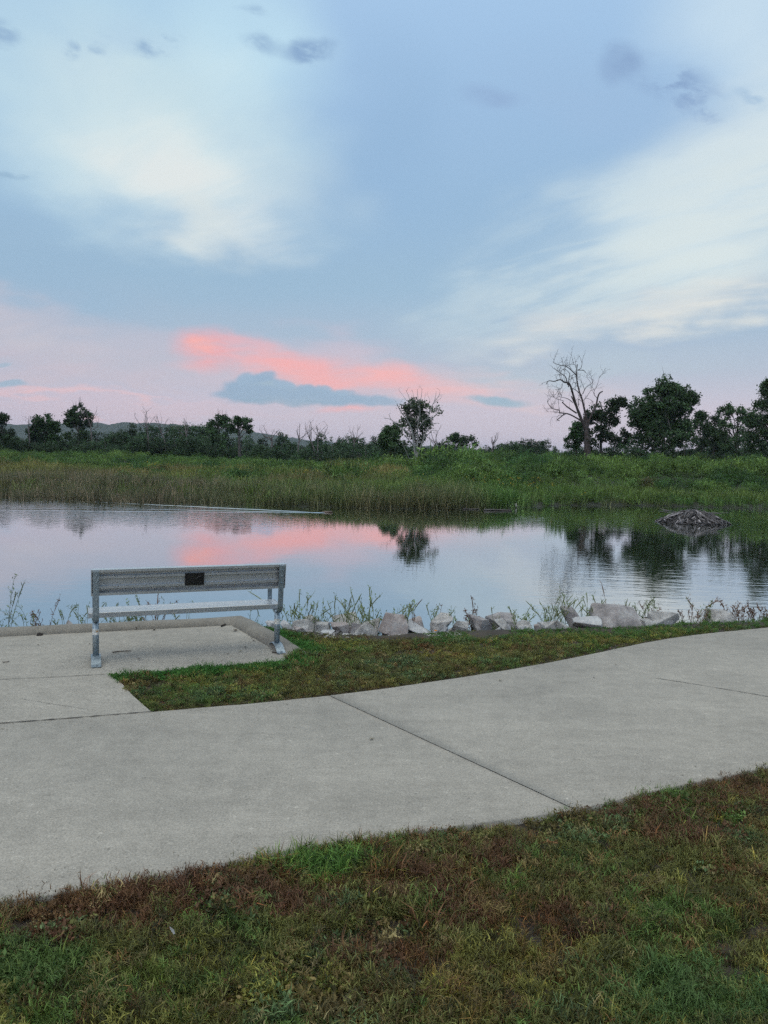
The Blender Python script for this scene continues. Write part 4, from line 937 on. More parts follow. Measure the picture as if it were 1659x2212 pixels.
px_tree('leafy_tree', 474, 975, 96, [(474, 940), (472, 915)], [(470, 908, 16, 12), (486, 915, 12, 12), (474, 930, 26, 18), (470, 955, 30, 18), (456, 925, 10, 12)], 'tall dark tree close behind the umbrella shaped tree', seed=14, dens=16, per=20, cl=.38, ls=.22, r0=.18, bare=8)
px_tree('leafy_tree', 844, 985, 80, [(843, 950)], [(843, 948, 18, 18), (838, 932, 8, 8), (850, 965, 26, 16), (855, 930, 6, 10), (830, 950, 10, 14)], 'dark bushy tree touching the left of the white trunked tree', seed=15, dens=24, per=28, cl=.36, r0=.12)
px_tree('leafy_tree', 995, 978, 98, [(995, 955)], [(996, 948, 22, 8), (1000, 958, 26, 12), (985, 945, 10, 6)], 'flat topped dark tree right of the white trunked tree', seed=16, dens=26, per=24, cl=.36, r0=.14)
# the white-trunked tree with a dense dark middle
D = 76; b = at(905, 990, D); zb = float(ground_z(b.x, D)); base = Vector((b.x, D, zb))
def c7(cx, cy): return 811.9+cx*.1058, 822.9+cy*.1058
def l7(pts, dy=0):
    out = []
    for k, p in enumerate(pts): q = at(*c7(*p), D); out.append(np.array([q.x-base.x, dy*k/len(pts), q.z-base.z]))
    return out
g7 = np.random.default_rng(77); segs = []
root = [np.array([0, 0, 0.]), *l7([(830, 1560), (825, 1490)])]; segs.append(limb(root, .22, .17))
for pts, r0, r1, dy in [([(800, 1490), (770, 1250), (730, 1000), (640, 800), (520, 650), (430, 480)], .11, .03, -.4), ([(840, 1490), (850, 1200), (855, 900), (900, 640), (880, 500)], .10, .03, -.3),
                        ([(850, 1500), (930, 1300), (1000, 1100), (1080, 950), (1200, 870), (1290, 870)], .10, .02, -.5), ([(720, 1140), (600, 1010), (430, 910), (310, 790), (170, 765)], .07, .02, -.4),
                        ([(310, 790), (260, 680)], .03, .01, -.2), ([(870, 970), (1000, 800), (1150, 760), (1240, 680), (1300, 560)], .06, .02, -.5), ([(740, 1280), (600, 1130), (520, 1050)], .05, .02, -.6),
                        ([(880, 1500), (700, 1590), (620, 1450), (540, 1280)], .04, .02, -.9), ([(1060, 760), (1130, 550), (1200, 400), (1240, 200)], .06, .012, .3), ([(1180, 460), (1260, 400), (1340, 340)], .03, .01, .3), ([(1200, 420), (1290, 300), (1310, 210)], .03, .01, .4),
                        ([(760, 600), (700, 450), (670, 300), (610, 190)], .05, .01, .2), ([(700, 450), (600, 370), (530, 260)], .03, .01, .2), ([(900, 450), (930, 300), (945, 150)], .04, .01, .1), ([(870, 450), (850, 250), (850, 170)], .03, .01, -.1), ([(1000, 1170), (1150, 1010), (1270, 1020), (1320, 900)], .04, .01, -.4),
                        ([(780, 1200), (840, 1040), (850, 900)], .05, .03, -.6), ([(1080, 500), (1100, 380), (1070, 320)], .02, .008, .2), ([(980, 450), (1010, 300)], .02, .008, .1), ([(780, 400), (760, 250), (740, 180)], .02, .008, .1)]:
    l, r_ = limb(l7(pts, dy), r0, r1, 4); segs.append((l, r_))
    if r0 < .1 or r1 < .04: twigs(g7, l[len(l)//2:], r_, 1.4, .9, .012, 2, out=segs)
tw = empty('white_trunked_tree', base, label='tree with pale white forked trunks and a dense dark leafy crown, centre of the marsh', cat='tree')
V, Q, T = tubes(segs, 6); link('trunk', np_mesh('trunk', V, Q, T, smooth=True), M_palebark, tw)
lob = []
for cx, cy, rx, ry in [(850, 470, 170, 110), (700, 560, 150, 110), (1000, 560, 140, 140), (1250, 590, 95, 90), (590, 540, 80, 70), (690, 840, 140, 170), (880, 800, 200, 260), (1040, 860, 120, 190), (860, 1120, 140, 220), (720, 1080, 90, 130), (950, 1080, 90, 150), (1090, 850, 70, 100), (850, 1330, 60, 110), (560, 860, 50, 70)]:
    q = at(*c7(cx, cy), D); s = D/F*.1058; lob.append((np.array([q.x-base.x, .75+g7.normal()*.3, q.z-base.z]), (rx*s*1.12, rx*s*.9, ry*s*1.08)))
V, Q, C, Cn = crown_mesh(g7, lob, .20, 20, .36, 52, (.028, .042, .026)); link('crown', np_mesh('crown', V, Q, col=C), M_leaf, tw)
# the bare dead tree
D = 78; b = at(1270, 975, D); zb = float(ground_z(b.x, D)); base = Vector((b.x, D, zb))
def c2_(cx, cy): return 1152+cx*.1521, 757+cy*.1521
def l2_(pts, dy=0): return [np.array([at(*c2_(*p), D).x-base.x, dy*k/max(1, len(pts)-1), at(*c2_(*p), D).z-base.z]) for k, p in enumerate(pts)]
g2 = np.random.default_rng(22); segs = []; u = .1521*D/F
T0 = l2_([(770, 1300), (755, 1150), (735, 1040), (725, 960)]); segs.append(limb([np.array([0, 0, 0.])]+T0, 58*u, 12*u))
for pts, w0, w1, dy, td in [
    ([(760,1180),(700,1030),(640,900),(590,760),(550,640),(510,520),(470,470),(410,462),(350,430),(260,455),(180,450),(140,500)], 22, 4, -1.4, 1),
    ([(705,1010),(650,850),(620,790),(560,640)], 15, 8, .6, .4),
    ([(758,1180),(765,1030),(740,880),(700,700),(660,580),(630,430),(625,290),(640,190)], 20, 5, .3, .6),
    ([(690,640),(600,570),(530,540)], 8, 3, -.5, 1), ([(620,360),(530,280),(460,235),(380,220),(290,195),(250,170)], 8, 2, -.8, 1.3),
    ([(630,280),(690,240),(720,140)], 6, 2, .6, 1.2), ([(630,280),(720,285),(765,330)], 6, 2, .2, 1.2), ([(610,250),(590,200),(545,200)], 5, 2, .2, 1.2), ([(540,280),(520,200),(535,80)], 4, 1.5, .2, 1.2),
    ([(765,1180),(790,1020),(830,920),(900,780),(930,660),(960,600),(1005,575)], 17, 9, .5, .0), ([(910,680),(870,630),(870,580),(930,450),(948,370)], 5, 1.5, .3, 1.2),
    ([(750,1150),(690,1020),(600,960),(480,905),(360,890),(345,855),(240,830),(170,740),(195,680)], 14, 2, -1.2, 1.2), ([(440,905),(370,960),(335,990),(365,1000)], 9, 4, -.3, 1),
    ([(615,890),(500,820),(420,760),(390,740)], 12, 6, -.6, .6), ([(415,740),(415,715),(300,680),(200,560)], 5, 2, -.5, 1.4),
    ([(500,520),(510,400),(520,320),(450,250)], 8, 3, .3, 1.2), ([(490,490),(460,390),(420,350),(350,310),(280,250)], 9, 2, -.4, 1.2), ([(700,620),(760,520),(850,460),(880,400)], 6, 2, .7, 1.4),
    ([(560,740),(480,690),(380,670)], 6, 3, -.6, 1.1), ([(640,780),(650,690),(700,720)], 6, 3, .5, .8), ([(720,880),(700,930),(740,990)], 4, 2, -.4, .4), ([(410,470),(390,540),(300,560)], 5, 2, -.4, 1.2), ([(710,710),(780,640),(830,560)], 4, 2, .5, 1.4), ([(640,470),(560,460),(540,500)], 4, 2, -.3, 1)]:
    l, r_ = limb(l2_(pts, dy), w0*u, w1*u, 4); segs.append((l, r_))
    if td: twigs(g2, l, r_, 1.4*td, 1.6, .022, 3, up=.5, out=segs)
dt = empty('dead_tree', base, label='tall bare dead tree with many leafless grey branches and one thick broken limb', cat='tree')
V, Q, T = tubes(segs[:1], 9); link('trunk', np_mesh('trunk', V, Q, T, smooth=True), M_deadbark, dt)
V, Q, T = tubes(segs[1:], 5); link('branches', np_mesh('branches', V, Q, T, smooth=True), M_deadbark, dt)
V, Q, C, Cn = crown_mesh(g2, [((u*a, .1, zc_), (u*rx, u*rx, u*rz)) for a, zc_, rx, rz in [(10, 1.2, 75, 90), (-25, 2.0, 50, 80), (40, 2.2, 60, 90), (20, 3.0, 45, 70), (-15, 3.2, 30, 50)]], .19, 26, .25, 26, (.018, .030, .015))
link('ivy', np_mesh('ivy', V, Q, col=C), M_leaf, dt)
print('dead tree segs', len(segs))
# dead saplings over the far woods
def bare_tree(px, top, Y, label, seed, wd=1.0, group=None):
    b = at(px, 970, Y); zb = float(ground_z(b.x, Y)); h = at(px, top, Y).z-zb; g = np.random.default_rng(seed); segs = []
    base = Vector((b.x, Y, zb)); tl, tr = limb([np.array([0, 0, 0.]), np.array([g.normal()*.2, 0, h*.35]), np.array([g.normal()*.3, 0, h*.65])], .10, .06); segs.append((tl, tr))
    for _ in range(5):
        i = len(tl)-1-int(g.uniform(0, 3)); p = tl[i]; d = np.array([g.normal()*wd*.8, g.normal()*.6, 1.3]); d /= np.linalg.norm(d); L = h*.42*g.uniform(.6, 1.0)
        l, r_ = limb([p, p+d*L*.5+g.normal(size=3)*.15, p+d*L+np.array([0, 0, .1*L])], .05, .012, 4); segs.append((l, r_)); twigs(g, l, r_, 1.7, 1.0, .015, 2, out=segs)
    o = empty('dead_tree', base, label=label, cat='tree', group=group); V, Q, T = tubes(segs, 4); link('trunk', np_mesh('trunk', V, Q, T, smooth=True), M_deadpale, o); return o
M_deadpale = stone_mat('pale_dead_wood', [(.09, .075, .075), (.20, .17, .17)], scale=3, fine=20, bump=.3)
for k, (px, top, Y, wd, lb) in enumerate([
    (322, 890, 91, .9, 'spindly leafless tree leaning over the left woods beside another bare one'), (355, 898, 92, .8, 'bare tree with a twisted fork, above the left woods'),
    (405, 905, 91, 1.2, 'bare pale sapling left of the tall dark tree'), (590, 912, 90, 1.4, 'widely branched bare tree right of the umbrella shaped tree'), (648, 917, 92, .9, 'bare thin sapling left of the paired dead poles'),
    (672, 909, 88, .6, 'left of two upright dead poles over the middle woods'), (690, 914, 89, .6, 'right of two upright dead poles over the middle woods'), (762, 921, 89, 1.2, 'bare grey tree between the dead poles and the white trunked tree'),
    (60, 902, 94, .6, 'faint bare tree left of the rounded bushy tree'), (937, 928, 92, .8, 'small bare tree right of the white trunked tree'),
    (197, 882, 94, .9, 'bare branches rising at the right flank of the tall open crowned tree'), (1062, 936, 92, .7, 'tiny bare tree over the thicket left of the dead tree')]):
    bare_tree(px, top, Y, lb, 300+k, wd)
# wood edge: individual trees, five kinds copied along the treeline
def wood_kind(seed, w, h, kind):
    g = np.random.default_rng(seed); lobes = []
    if kind == 'round':
        lobes = [((g.normal()*w*.2, g.normal()*w*.2, h*g.uniform(.3, .7)), (w*.36, w*.36, h*.26)) for _ in range(5)]+[((0, 0, h*.75), (w*.3, w*.3, h*.22)), ((0, 0, h*.25), (w*.5, w*.45, h*.24))]
    elif kind == 'spiky':
        lobes = [((g.normal()*w*.25, g.normal()*w*.2, h*g.uniform(.6, .88)), (w*.14, w*.14, h*.12)) for _ in range(6)]+[((0, 0, h*.35), (w*.45, w*.4, h*.34))]
    else:
        lobes = [((g.normal()*w*.3, g.normal()*w*.2, h*g.uniform(.25, .55)), (w*.3, w*.3, h*.3)) for _ in range(5)]+[((0, 0, h*.2), (w*.55, w*.45, h*.22))]
    V, Q, C, Cn = crown_mesh(g, [(np.array(c), r_) for c, r_ in lobes], .24, 26, .5, 7, (.024, .046, .024)); cm = np_mesh('crown', V, Q, col=C); cm.materials.append(M_leaf)
    segs = [limb([np.array([0, 0, -.3]), np.array([g.normal()*.2, 0, h*.4]), np.array([g.normal()*.3, 0, h*.8])], .14, .04)]
    for c in Cn[:8]: segs.append(limb([np.array([0, 0, h*.3]), lerp(np.array([0, 0, h*.4]), c, .6)+[0, 0, .2], c], .05, .015, 3))
    V, Q, T = tubes(segs, 5); tm = np_mesh('trunk', V, Q, T, smooth=True); tm.materials.append(M_bark); return cm, tm
KINDS = [wood_kind(801, 5.5, 6, 'round'), wood_kind(802, 5, 6, 'spiky'), wood_kind(803, 6, 6, 'low'), wood_kind(804, 4.4, 6, 'round'), wood_kind(805, 6, 6, 'spiky'), wood_kind(806, 7, 6, 'low')]
profx = [-200, -60, 0, 60, 120, 145, 215, 265, 300, 340, 380, 435, 455, 548, 560, 610, 640, 700, 730, 785, 820, 900, 935, 985, 1040, 1066, 1110, 1140, 1180, 1225, 1420, 1480, 1700, 1900]
profy = [915, 920, 922, 926, 934, 938, 925, 920, 914, 922, 922, 917, 930, 938, 934, 930, 936, 934, 929, 936, 940, 945, 952, 950, 952, 944, 940, 946, 949, 955, 945, 940, 920, 920]
gw = random.Random(9)
def wood_tree(px, top, Y, kk, label, group, w=1.0):
    b = at(px, 970, Y); zb = float(ground_z(b.x, Y)); h = at(px, top, Y).z-zb; s = h/6.2
    t_ = empty('woodland_tree', (b.x, Y, zb), gw.uniform(0, 6.28), label=label, cat='tree', group=group); t_.scale = (s*w*gw.uniform(.8, 1.2), s*w*gw.uniform(.8, 1.2), s)
    for nm, me in zip(('crown', 'trunk'), KINDS[kk]):
        o = bpy.data.objects.new(nm, me); COL.objects.link(o); o.parent = t_
px = -190
while px < 1250:
    top = np.interp(px, profx, profy)+gw.choice([-9, -4, 0, 3, 8, 14, 20])+gw.uniform(-2, 2); side_ = 'left' if px < 560 else ('middle' if px < 900 else 'right')
    wood_tree(px, top, gw.uniform(96, 112), gw.randrange(6), f'dark leafy tree in the unbroken wood edge at the {side_} of the skyline', f'trees of the {side_} wood edge')
    px += gw.uniform(15, 30)
px = -150
while px < 1240:     # lower rank in front
    top = np.interp(px, profx, profy)+gw.uniform(9, 24); side_ = 'left' if px < 560 else ('middle' if px < 900 else 'right')
    wood_tree(px, top, gw.uniform(86, 95), gw.choice([0, 2, 5, 3]), f'low bushy tree in front of the wood edge at the {side_}', f'low trees before the {side_} wood', w=1.15)
    px += gw.uniform(17, 28)
for px in (1490, 1530, 1575, 1610, 1650, 1700, 1760, 1830): wood_tree(px, gw.uniform(930, 948), gw.uniform(94, 104), gw.choice([0, 2, 3]), 'dark low tree filling in behind the right hand trees', 'trees behind the right hand trees', w=1.0)
for px in (1288, 1326, 1385, 1412, 1448, 1478, 1505): wood_tree(px, gw.uniform(943, 955), gw.uniform(80, 83), gw.choice([2, 5]), 'low dark shrub hiding the tree feet on the right rise', 'shrubs at the feet of the right hand trees', w=1.3)
# far off wood closing the gaps: one mass
n = 900; fx = rng.uniform(-110, 60, n); fy = rng.uniform(114, 140, n)
WV_ = [c_leaf(900+k, n=420, r_=2.2, h=3.2, ls=.42, spikes=10) for k in range(4)]
rot, scl = jit(rng, n, .8, 1.15); scl[:, 2] *= .52; tint = lerp(np.array([[.016, .034, .016]]), np.array([[.024, .046, .020]]), rng.uniform(0, 1, (n, 1)))
scatter('far_wood', WV_, np.stack([fx, fy, np.full(n, .9)], 1), rot, scl, rng.integers(0, 4, n), tint, M_leafT, label='far wood reading as one dark mass behind the tree edge')
# wooded hill on the left horizon
hx = np.linspace(-900, 150, 211); hyr = np.linspace(1180, 1700, 53)
ridge_px = [-500, -200, 0, 60, 100, 200, 300, 400, 480, 540, 600, 680, 800]; ridge_py = [905, 912, 921, 919, 918, 916, 916, 920, 927, 934, 944, 956, 964]
rx_, rz_ = [], []
for a, b in zip(ridge_px, ridge_py): q = at(a, b, 1400); rx_.append(q.x); rz_.append(q.z)
X, Y = np.meshgrid(hx, hyr); top = np.interp(X, rx_, rz_); prof_ = np.clip(1-abs(Y-1400)/230, 0, 1); prof_ = prof_*prof_*(3-2*prof_)
Z = -2+(top+2-6)*prof_+(fbm(X, Y, 26, 3, 3)*9+fbm(X, Y, 9, 8, 2)*5)*prof_**.3
idx = np.arange(X.size).reshape(X.shape); Q = np.stack([idx[:-1, :-1], idx[:-1, 1:], idx[1:, 1:], idx[1:, :-1]], -1).reshape(-1, 4)
M_hill = stone_mat('hill_forest', [(.012, .024, .012), (.028, .05, .022)], scale=.06, fine=.5, bump=1, dist=3)
link('hill', np_mesh('hill', np.stack([X, Y, Z], -1).reshape(-1, 3), Q, smooth=True), M_hill, kind='structure')

# ------------------------------------------------------------------ rocks along the near bank
M_rock = stone_mat('limestone', [(.16, .155, .15), (.36, .35, .34), (.50, .49, .475)], scale=7, fine=60, bump=.9, dist=.015)
M_rockp = stone_mat('pinkish_rock', [(.22, .18, .17), (.31, .27, .26), (.38, .37, .37)], scale=6, fine=55, bump=.6, dist=.015)
M_rockd = stone_mat('purple_grey_rock', [(.12, .11, .11), (.27, .25, .25), (.42, .41, .40)], scale=5, fine=50, bump=.7, dist=.015)
M_rockw = stone_mat('white_rock', [(.30, .30, .31), (.48, .48, .48)], scale=9, fine=60, bump=.5, dist=.01)
def rock(x0, x1, y0, y1, mat, label, seed, dy=0, flat=.85, group='riprap rocks along the near bank', zb=None):
    """x0..x1, y0..y1: outline as seen"""
    g = np.random.default_rng(seed); ww_ = (x1-x0)*.12; x0 -= ww_; x1 += ww_; cx = (x0+x1)/2; q = P(cx, y1, -.03); Y = min(q[1], float(crest_y(q[0]))+.25)+dy
    # base sits on the ground at Y
    c = at(cx, (y0+y1)/2, Y+.05); lo = at(cx, y1, Y).z; hi = at(cx, y0, Y+.05).z; wd = (x1-x0)*Y/F; gz = float(ground_z(c.x, Y)); lo = min(lo, gz)-.03
    hi -= .22*(hi-lo); h_ = hi-lo; bm = bmesh.new(); pts = g.normal(size=(13, 3)); pts = np.sign(pts)*abs(pts)**.55; pts /= (abs(pts)**3).sum(1, keepdims=True)**(1/3); pts *= g.uniform(.72, 1.08, (13, 1)); sh = g.normal()*.35; pts[:, 0] += pts[:, 2]*sh
    pts[:, 2] = np.clip(pts[:, 2], -.55, 1); mn, mxx = pts.min(0), pts.max(0); pts = (pts-(mn+mxx)/2)/((mxx-mn)/2)
    for p in pts: bm.verts.new(p*np.array([wd/2, wd/2*flat, h_/2]))
    bmesh.ops.convex_hull(bm, input=bm.verts); bmesh.ops.delete(bm, geom=[v for v in bm.verts if not v.link_faces], context='VERTS')
    bmesh.ops.bevel(bm, geom=list(bm.edges), offset=.022*min(wd, h_*1.6), segments=1, affect='EDGES')
    bmesh.ops.triangulate(bm, faces=bm.faces); bmesh.ops.subdivide_edges(bm, edges=bm.edges, cuts=2, use_grid_fill=True)
    for v in bm.verts:
        n_ = mnoise.noise(v.co*14+Vector((seed, 0, 0)))*.010+mnoise.noise(v.co*40+Vector((0, seed, 0)))*.004; v.co += v.co.normalized()*n_
    o = bm_obj('rock', bm, mat, label=label, cat='rock', group=group); o.location = (c.x, Y+wd*flat*.42, (lo+hi)/2); return o
RK = [
 (635,675,1328,1350,M_rock,'pale grey rock just right of the bench post, behind the pinkish stone'),(662,703,1318,1344,M_rock,'broad pale grey rock second along from the bench'),(680,713,1338,1355,M_rock,'small grey rock in front of the broad pale one nearest the bench'),
 (635,670,1348,1368,M_rockp,'small pinkish stone on the dirt in front of the rocks right of the bench'),(692,721,1358,1369,M_rockw,'flat white stone lying on bare dirt in front of the rock row'),(721,788,1309,1343,M_rock,'large rounded pale boulder left of the thick weed clump'),
 (716,758,1337,1355,M_rockp,'low rock tucked against the front of the large rounded pale boulder'),(761,817,1328,1351,M_rock,'long grey rock overhanging a white slab'),(771,797,1345,1354,M_rockw,'thin white slab lying under the long grey rock'),
 (821,878,1306,1353,M_rockp,'tall pointed boulder with an orange stained tip'),(869,917,1318,1345,M_rockp,'pinkish rock right behind the tall pointed boulder'),(885,946,1332,1354,M_rockw,'low pale humped rock in front of the pinkish one'),
 (935,978,1312,1350,M_rock,'blocky grey green rock right of the low pale humped rock'),(976,1010,1330,1352,M_rock,'squat grey rock between two larger blocks mid row'),(1018,1065,1317,1352,M_rockd,'squarish rock with a dark shaded face mid row'),
 (1060,1112,1309,1334,M_rockd,'rounded purple grey rock behind the pair at mid row'),(1069,1105,1329,1349,M_rock,'small grey rock in front of the rounded purple grey one'),(1117,1150,1332,1353,M_rock,'small grey rock alone in grass left of the reed clump'),
 (1178,1236,1328,1355,M_rock,'flat topped pale grey rock at the foot of the dark upright boulder'),(1221,1268,1297,1346,M_rockd,'upright dark purple boulder rising above its neighbours'),(1243,1304,1329,1355,M_rockw,'sloping pale slab in front of the dark upright boulder'),
 (1265,1297,1321,1343,M_rock,'round grey rock wedged left of the largest boulder'),(1293,1388,1300,1350,M_rockd,'largest boulder, wide and purple grey with a flat top'),(1385,1422,1335,1350,M_rock,'low flat rock right of the largest boulder'),
 (1388,1410,1326,1340,M_rock,'small rock behind the low flat one'),(1414,1483,1319,1350,M_rock,'wide low wedge shaped rock near the right end of the row'),(1535,1591,1311,1343,M_rock,'pale pointed rock at the right end of the row'),
 (128,176,1333,1354,M_rockd,'mossy brown rock behind the kerb left of the bench'),(104,127,1346,1356,M_rockp,'small pinkish rock peeping over the kerb left of the mossy one'),(350,386,1329,1344,M_rock,'grey rock seen below the bench seat behind the kerb'),
 (20,46,1350,1360,M_rockd,'dark rock peeping over the kerb at the far left'),(608,632,1332,1350,M_rockw,'pale stone seen right beside the bench armrest'),(575,606,1336,1350,M_rockw,'whitish stone directly behind the right bench post'),
 (1118,1136,1345,1354,M_rockw,'little pale chip at the foot of the small lone grey rock')]
for k, (a, b, c, d, m_, lb) in enumerate(RK): rock(a, b, c, d, m_, lb, 40+k, dy=max(0, (1350-d))*.05 if k not in (27, 28, 29, 30) else .3)
# riprap filling the slope below the crest
n = 0
for k in range(60):
    g = random.Random(600+k); x_ = g.uniform(-4.5, 7.5); s_ = g.uniform(.35, 1.7); y_ = float(crest_y(x_))+s_; z_ = float(ground_z(x_, y_)); r_ = g.uniform(.08, .19)
    bm = bmesh.new(); gg = np.random.default_rng(k); pts = gg.normal(size=(14, 3)); pts /= np.linalg.norm(pts, axis=1, keepdims=True)
    for p in pts: bm.verts.new(p*np.array([r_*1.2, r_, r_*.7]))
    bmesh.ops.convex_hull(bm, input=bm.verts); bmesh.ops.delete(bm, geom=[v for v in bm.verts if not v.link_faces], context='VERTS'); bmesh.ops.bevel(bm, geom=list(bm.edges), offset=.01, segments=1, affect='EDGES')
    o = bm_obj('rock', bm, g.choice([M_rock, M_rockp, M_rockd]), label='grey riprap rock half hidden on the slope down to the water', cat='rock', group='riprap rocks on the hidden slope'); o.location = (x_, y_, z_+r_*.1)
for k in range(26):
    g = random.Random(700+k); px = g.uniform(625, 1500); w_ = g.uniform(10, 24); y1 = g.uniform(1343, 1354)
    rock(px-w_/2, px+w_/2, y1-w_*g.uniform(.45, .7), y1, g.choice([M_rock, M_rock, M_rockp, M_rockd, M_rockw]), 'small loose stone lying between the larger riprap rocks', 760+k, dy=g.uniform(-.02, .18), group='small stones between the riprap rocks')
# gravel chips on the bare dirt
def chips(name, n, fx, label, c):
    V, Q, T = [], [], []; g = np.random.default_rng(5)
    for k in range(n):
        x_, y_ = fx(g); s_ = g.uniform(.004, .014); b = len(V); o = g.normal(size=(8, 3))*.15
        for i, q in enumerate([(-1,-1,-.3),(1,-1,-.3),(1,1,-.3),(-1,1,-.3),(-.7,-.7,.6),(.7,-.7,.6),(.7,.7,.6),(-.7,.7,.6)]): V.append((x_+(q[0]+o[i,0])*s_, y_+(q[1]+o[i,1])*s_, float(ground_z(x_, y_))+.01+(q[2]+o[i,2])*s_*.6))
        for f in [(4,5,6,7),(0,1,5,4),(1,2,6,5),(2,3,7,6),(3,0,4,7)]: Q.append([b+i for i in f])
    return link(name, np_mesh(name, V, Q), c, kind='stuff', label=label)
def fchip(g): q = P(g.uniform(640, 1000), g.uniform(1352, 1372)); return q[0]+g.normal()*.05, q[1]
chips('gravel', 420, fchip, 'small stone chips scattered on the dirt before the rocks', M_rock)

# ------------------------------------------------------------------ weeds on the near bank
M_weed = leaf_mat('weed_leaves', tint=False, trans=.35, rand=.2)
def weed(px, base_py, top_py, seed, stems, label, wide=.25, leafy=1.0, col=(.10, .145, .06), dark=False, Yb=None, cat='weed', kind='spike'):
    g = np.random.default_rng(seed); q = P(px, base_py, -.05); x0 = q[0]; Y = float(crest_y(x0))+.50 if Yb is None else Yb
    c = at(px, base_py, Y); gz = float(ground_z(c.x, Y)); h = (at(px, top_py, Y).z-gz)*.93; t_ = empty('weed_plant', (c.x, Y, gz), label=label, cat=cat, group='weeds growing between the rocks')
    segs, L, Cc = [], [], []; sc = np.array((.13, .085, .06) if dark else (.12, .145, .075))
    for k in range(stems):
        hh_ = h*(1.0 if k == 0 else g.uniform(.45, .95)); a = g.uniform(0, 6.283); ln = g.uniform(.05, wide)*(.6 if k == 0 else 1); d = np.array([math.cos(a), math.sin(a)*.7, 0])
        p0 = np.array([g.normal()*wide*.14, g.normal()*wide*.14, 0.]); pts = [p0, p0+d*ln*.3*hh_/.4+[0, 0, hh_*.4], p0+d*ln*.7*hh_/.4+[g.normal()*.01, 0, hh_*.75], p0+d*ln*1.2*hh_/.4+[0, 0, hh_]]
        l, r_ = limb(pts, .0030, .0014, 5); segs.append((l, r_))
        for j in range(2, len(l)):
            if g.uniform() < .55*leafy:      # side shoots and leaves
                e = g.normal(size=3); e[2] = abs(e[2])+.7; e /= np.linalg.norm(e); sl_ = g.uniform(.03, .09)*(1.2-j/len(l)*.7); s2 = np.array([l[j], l[j]+e*sl_*.5, l[j]+e*sl_+[0, 0, .01]]); segs.append((s2, [.0022, .0016, .001]))
                for q_ in s2[1:]: L.append(q_+g.normal(size=3)*.006)
            for _ in range(int(g.uniform(0, 2.4)*leafy)): L.append(l[j]+g.normal(size=3)*[.012, .012, .008])
        if kind == 'spike' and g.uniform() < .8:   # thicker seed head
            ll = l[-6:]; segs.append((ll, [.003, .005, .0055, .005, .0035, .0015][:len(ll)]))
    V, Q, T = tubes(segs, 4); link('stem', np_mesh('stem', V, Q, T, col=np.tile(sc*g.uniform(.8, 1.3), (len(V), 1))), M_weed, t_)
    L = np.array(L) if L else np.zeros((1, 3)); V, Q = leaf_quads(g, L, .036, up=.6, aspect=.24); cc = np.repeat(g.uniform(.6, 1.5, (len(L), 1)), 4, 0)*np.array([(.09, .055, .04) if dark else col])
    link('leaves', np_mesh('leaves', V, Q, col=cc), M_weed, t_); return t_
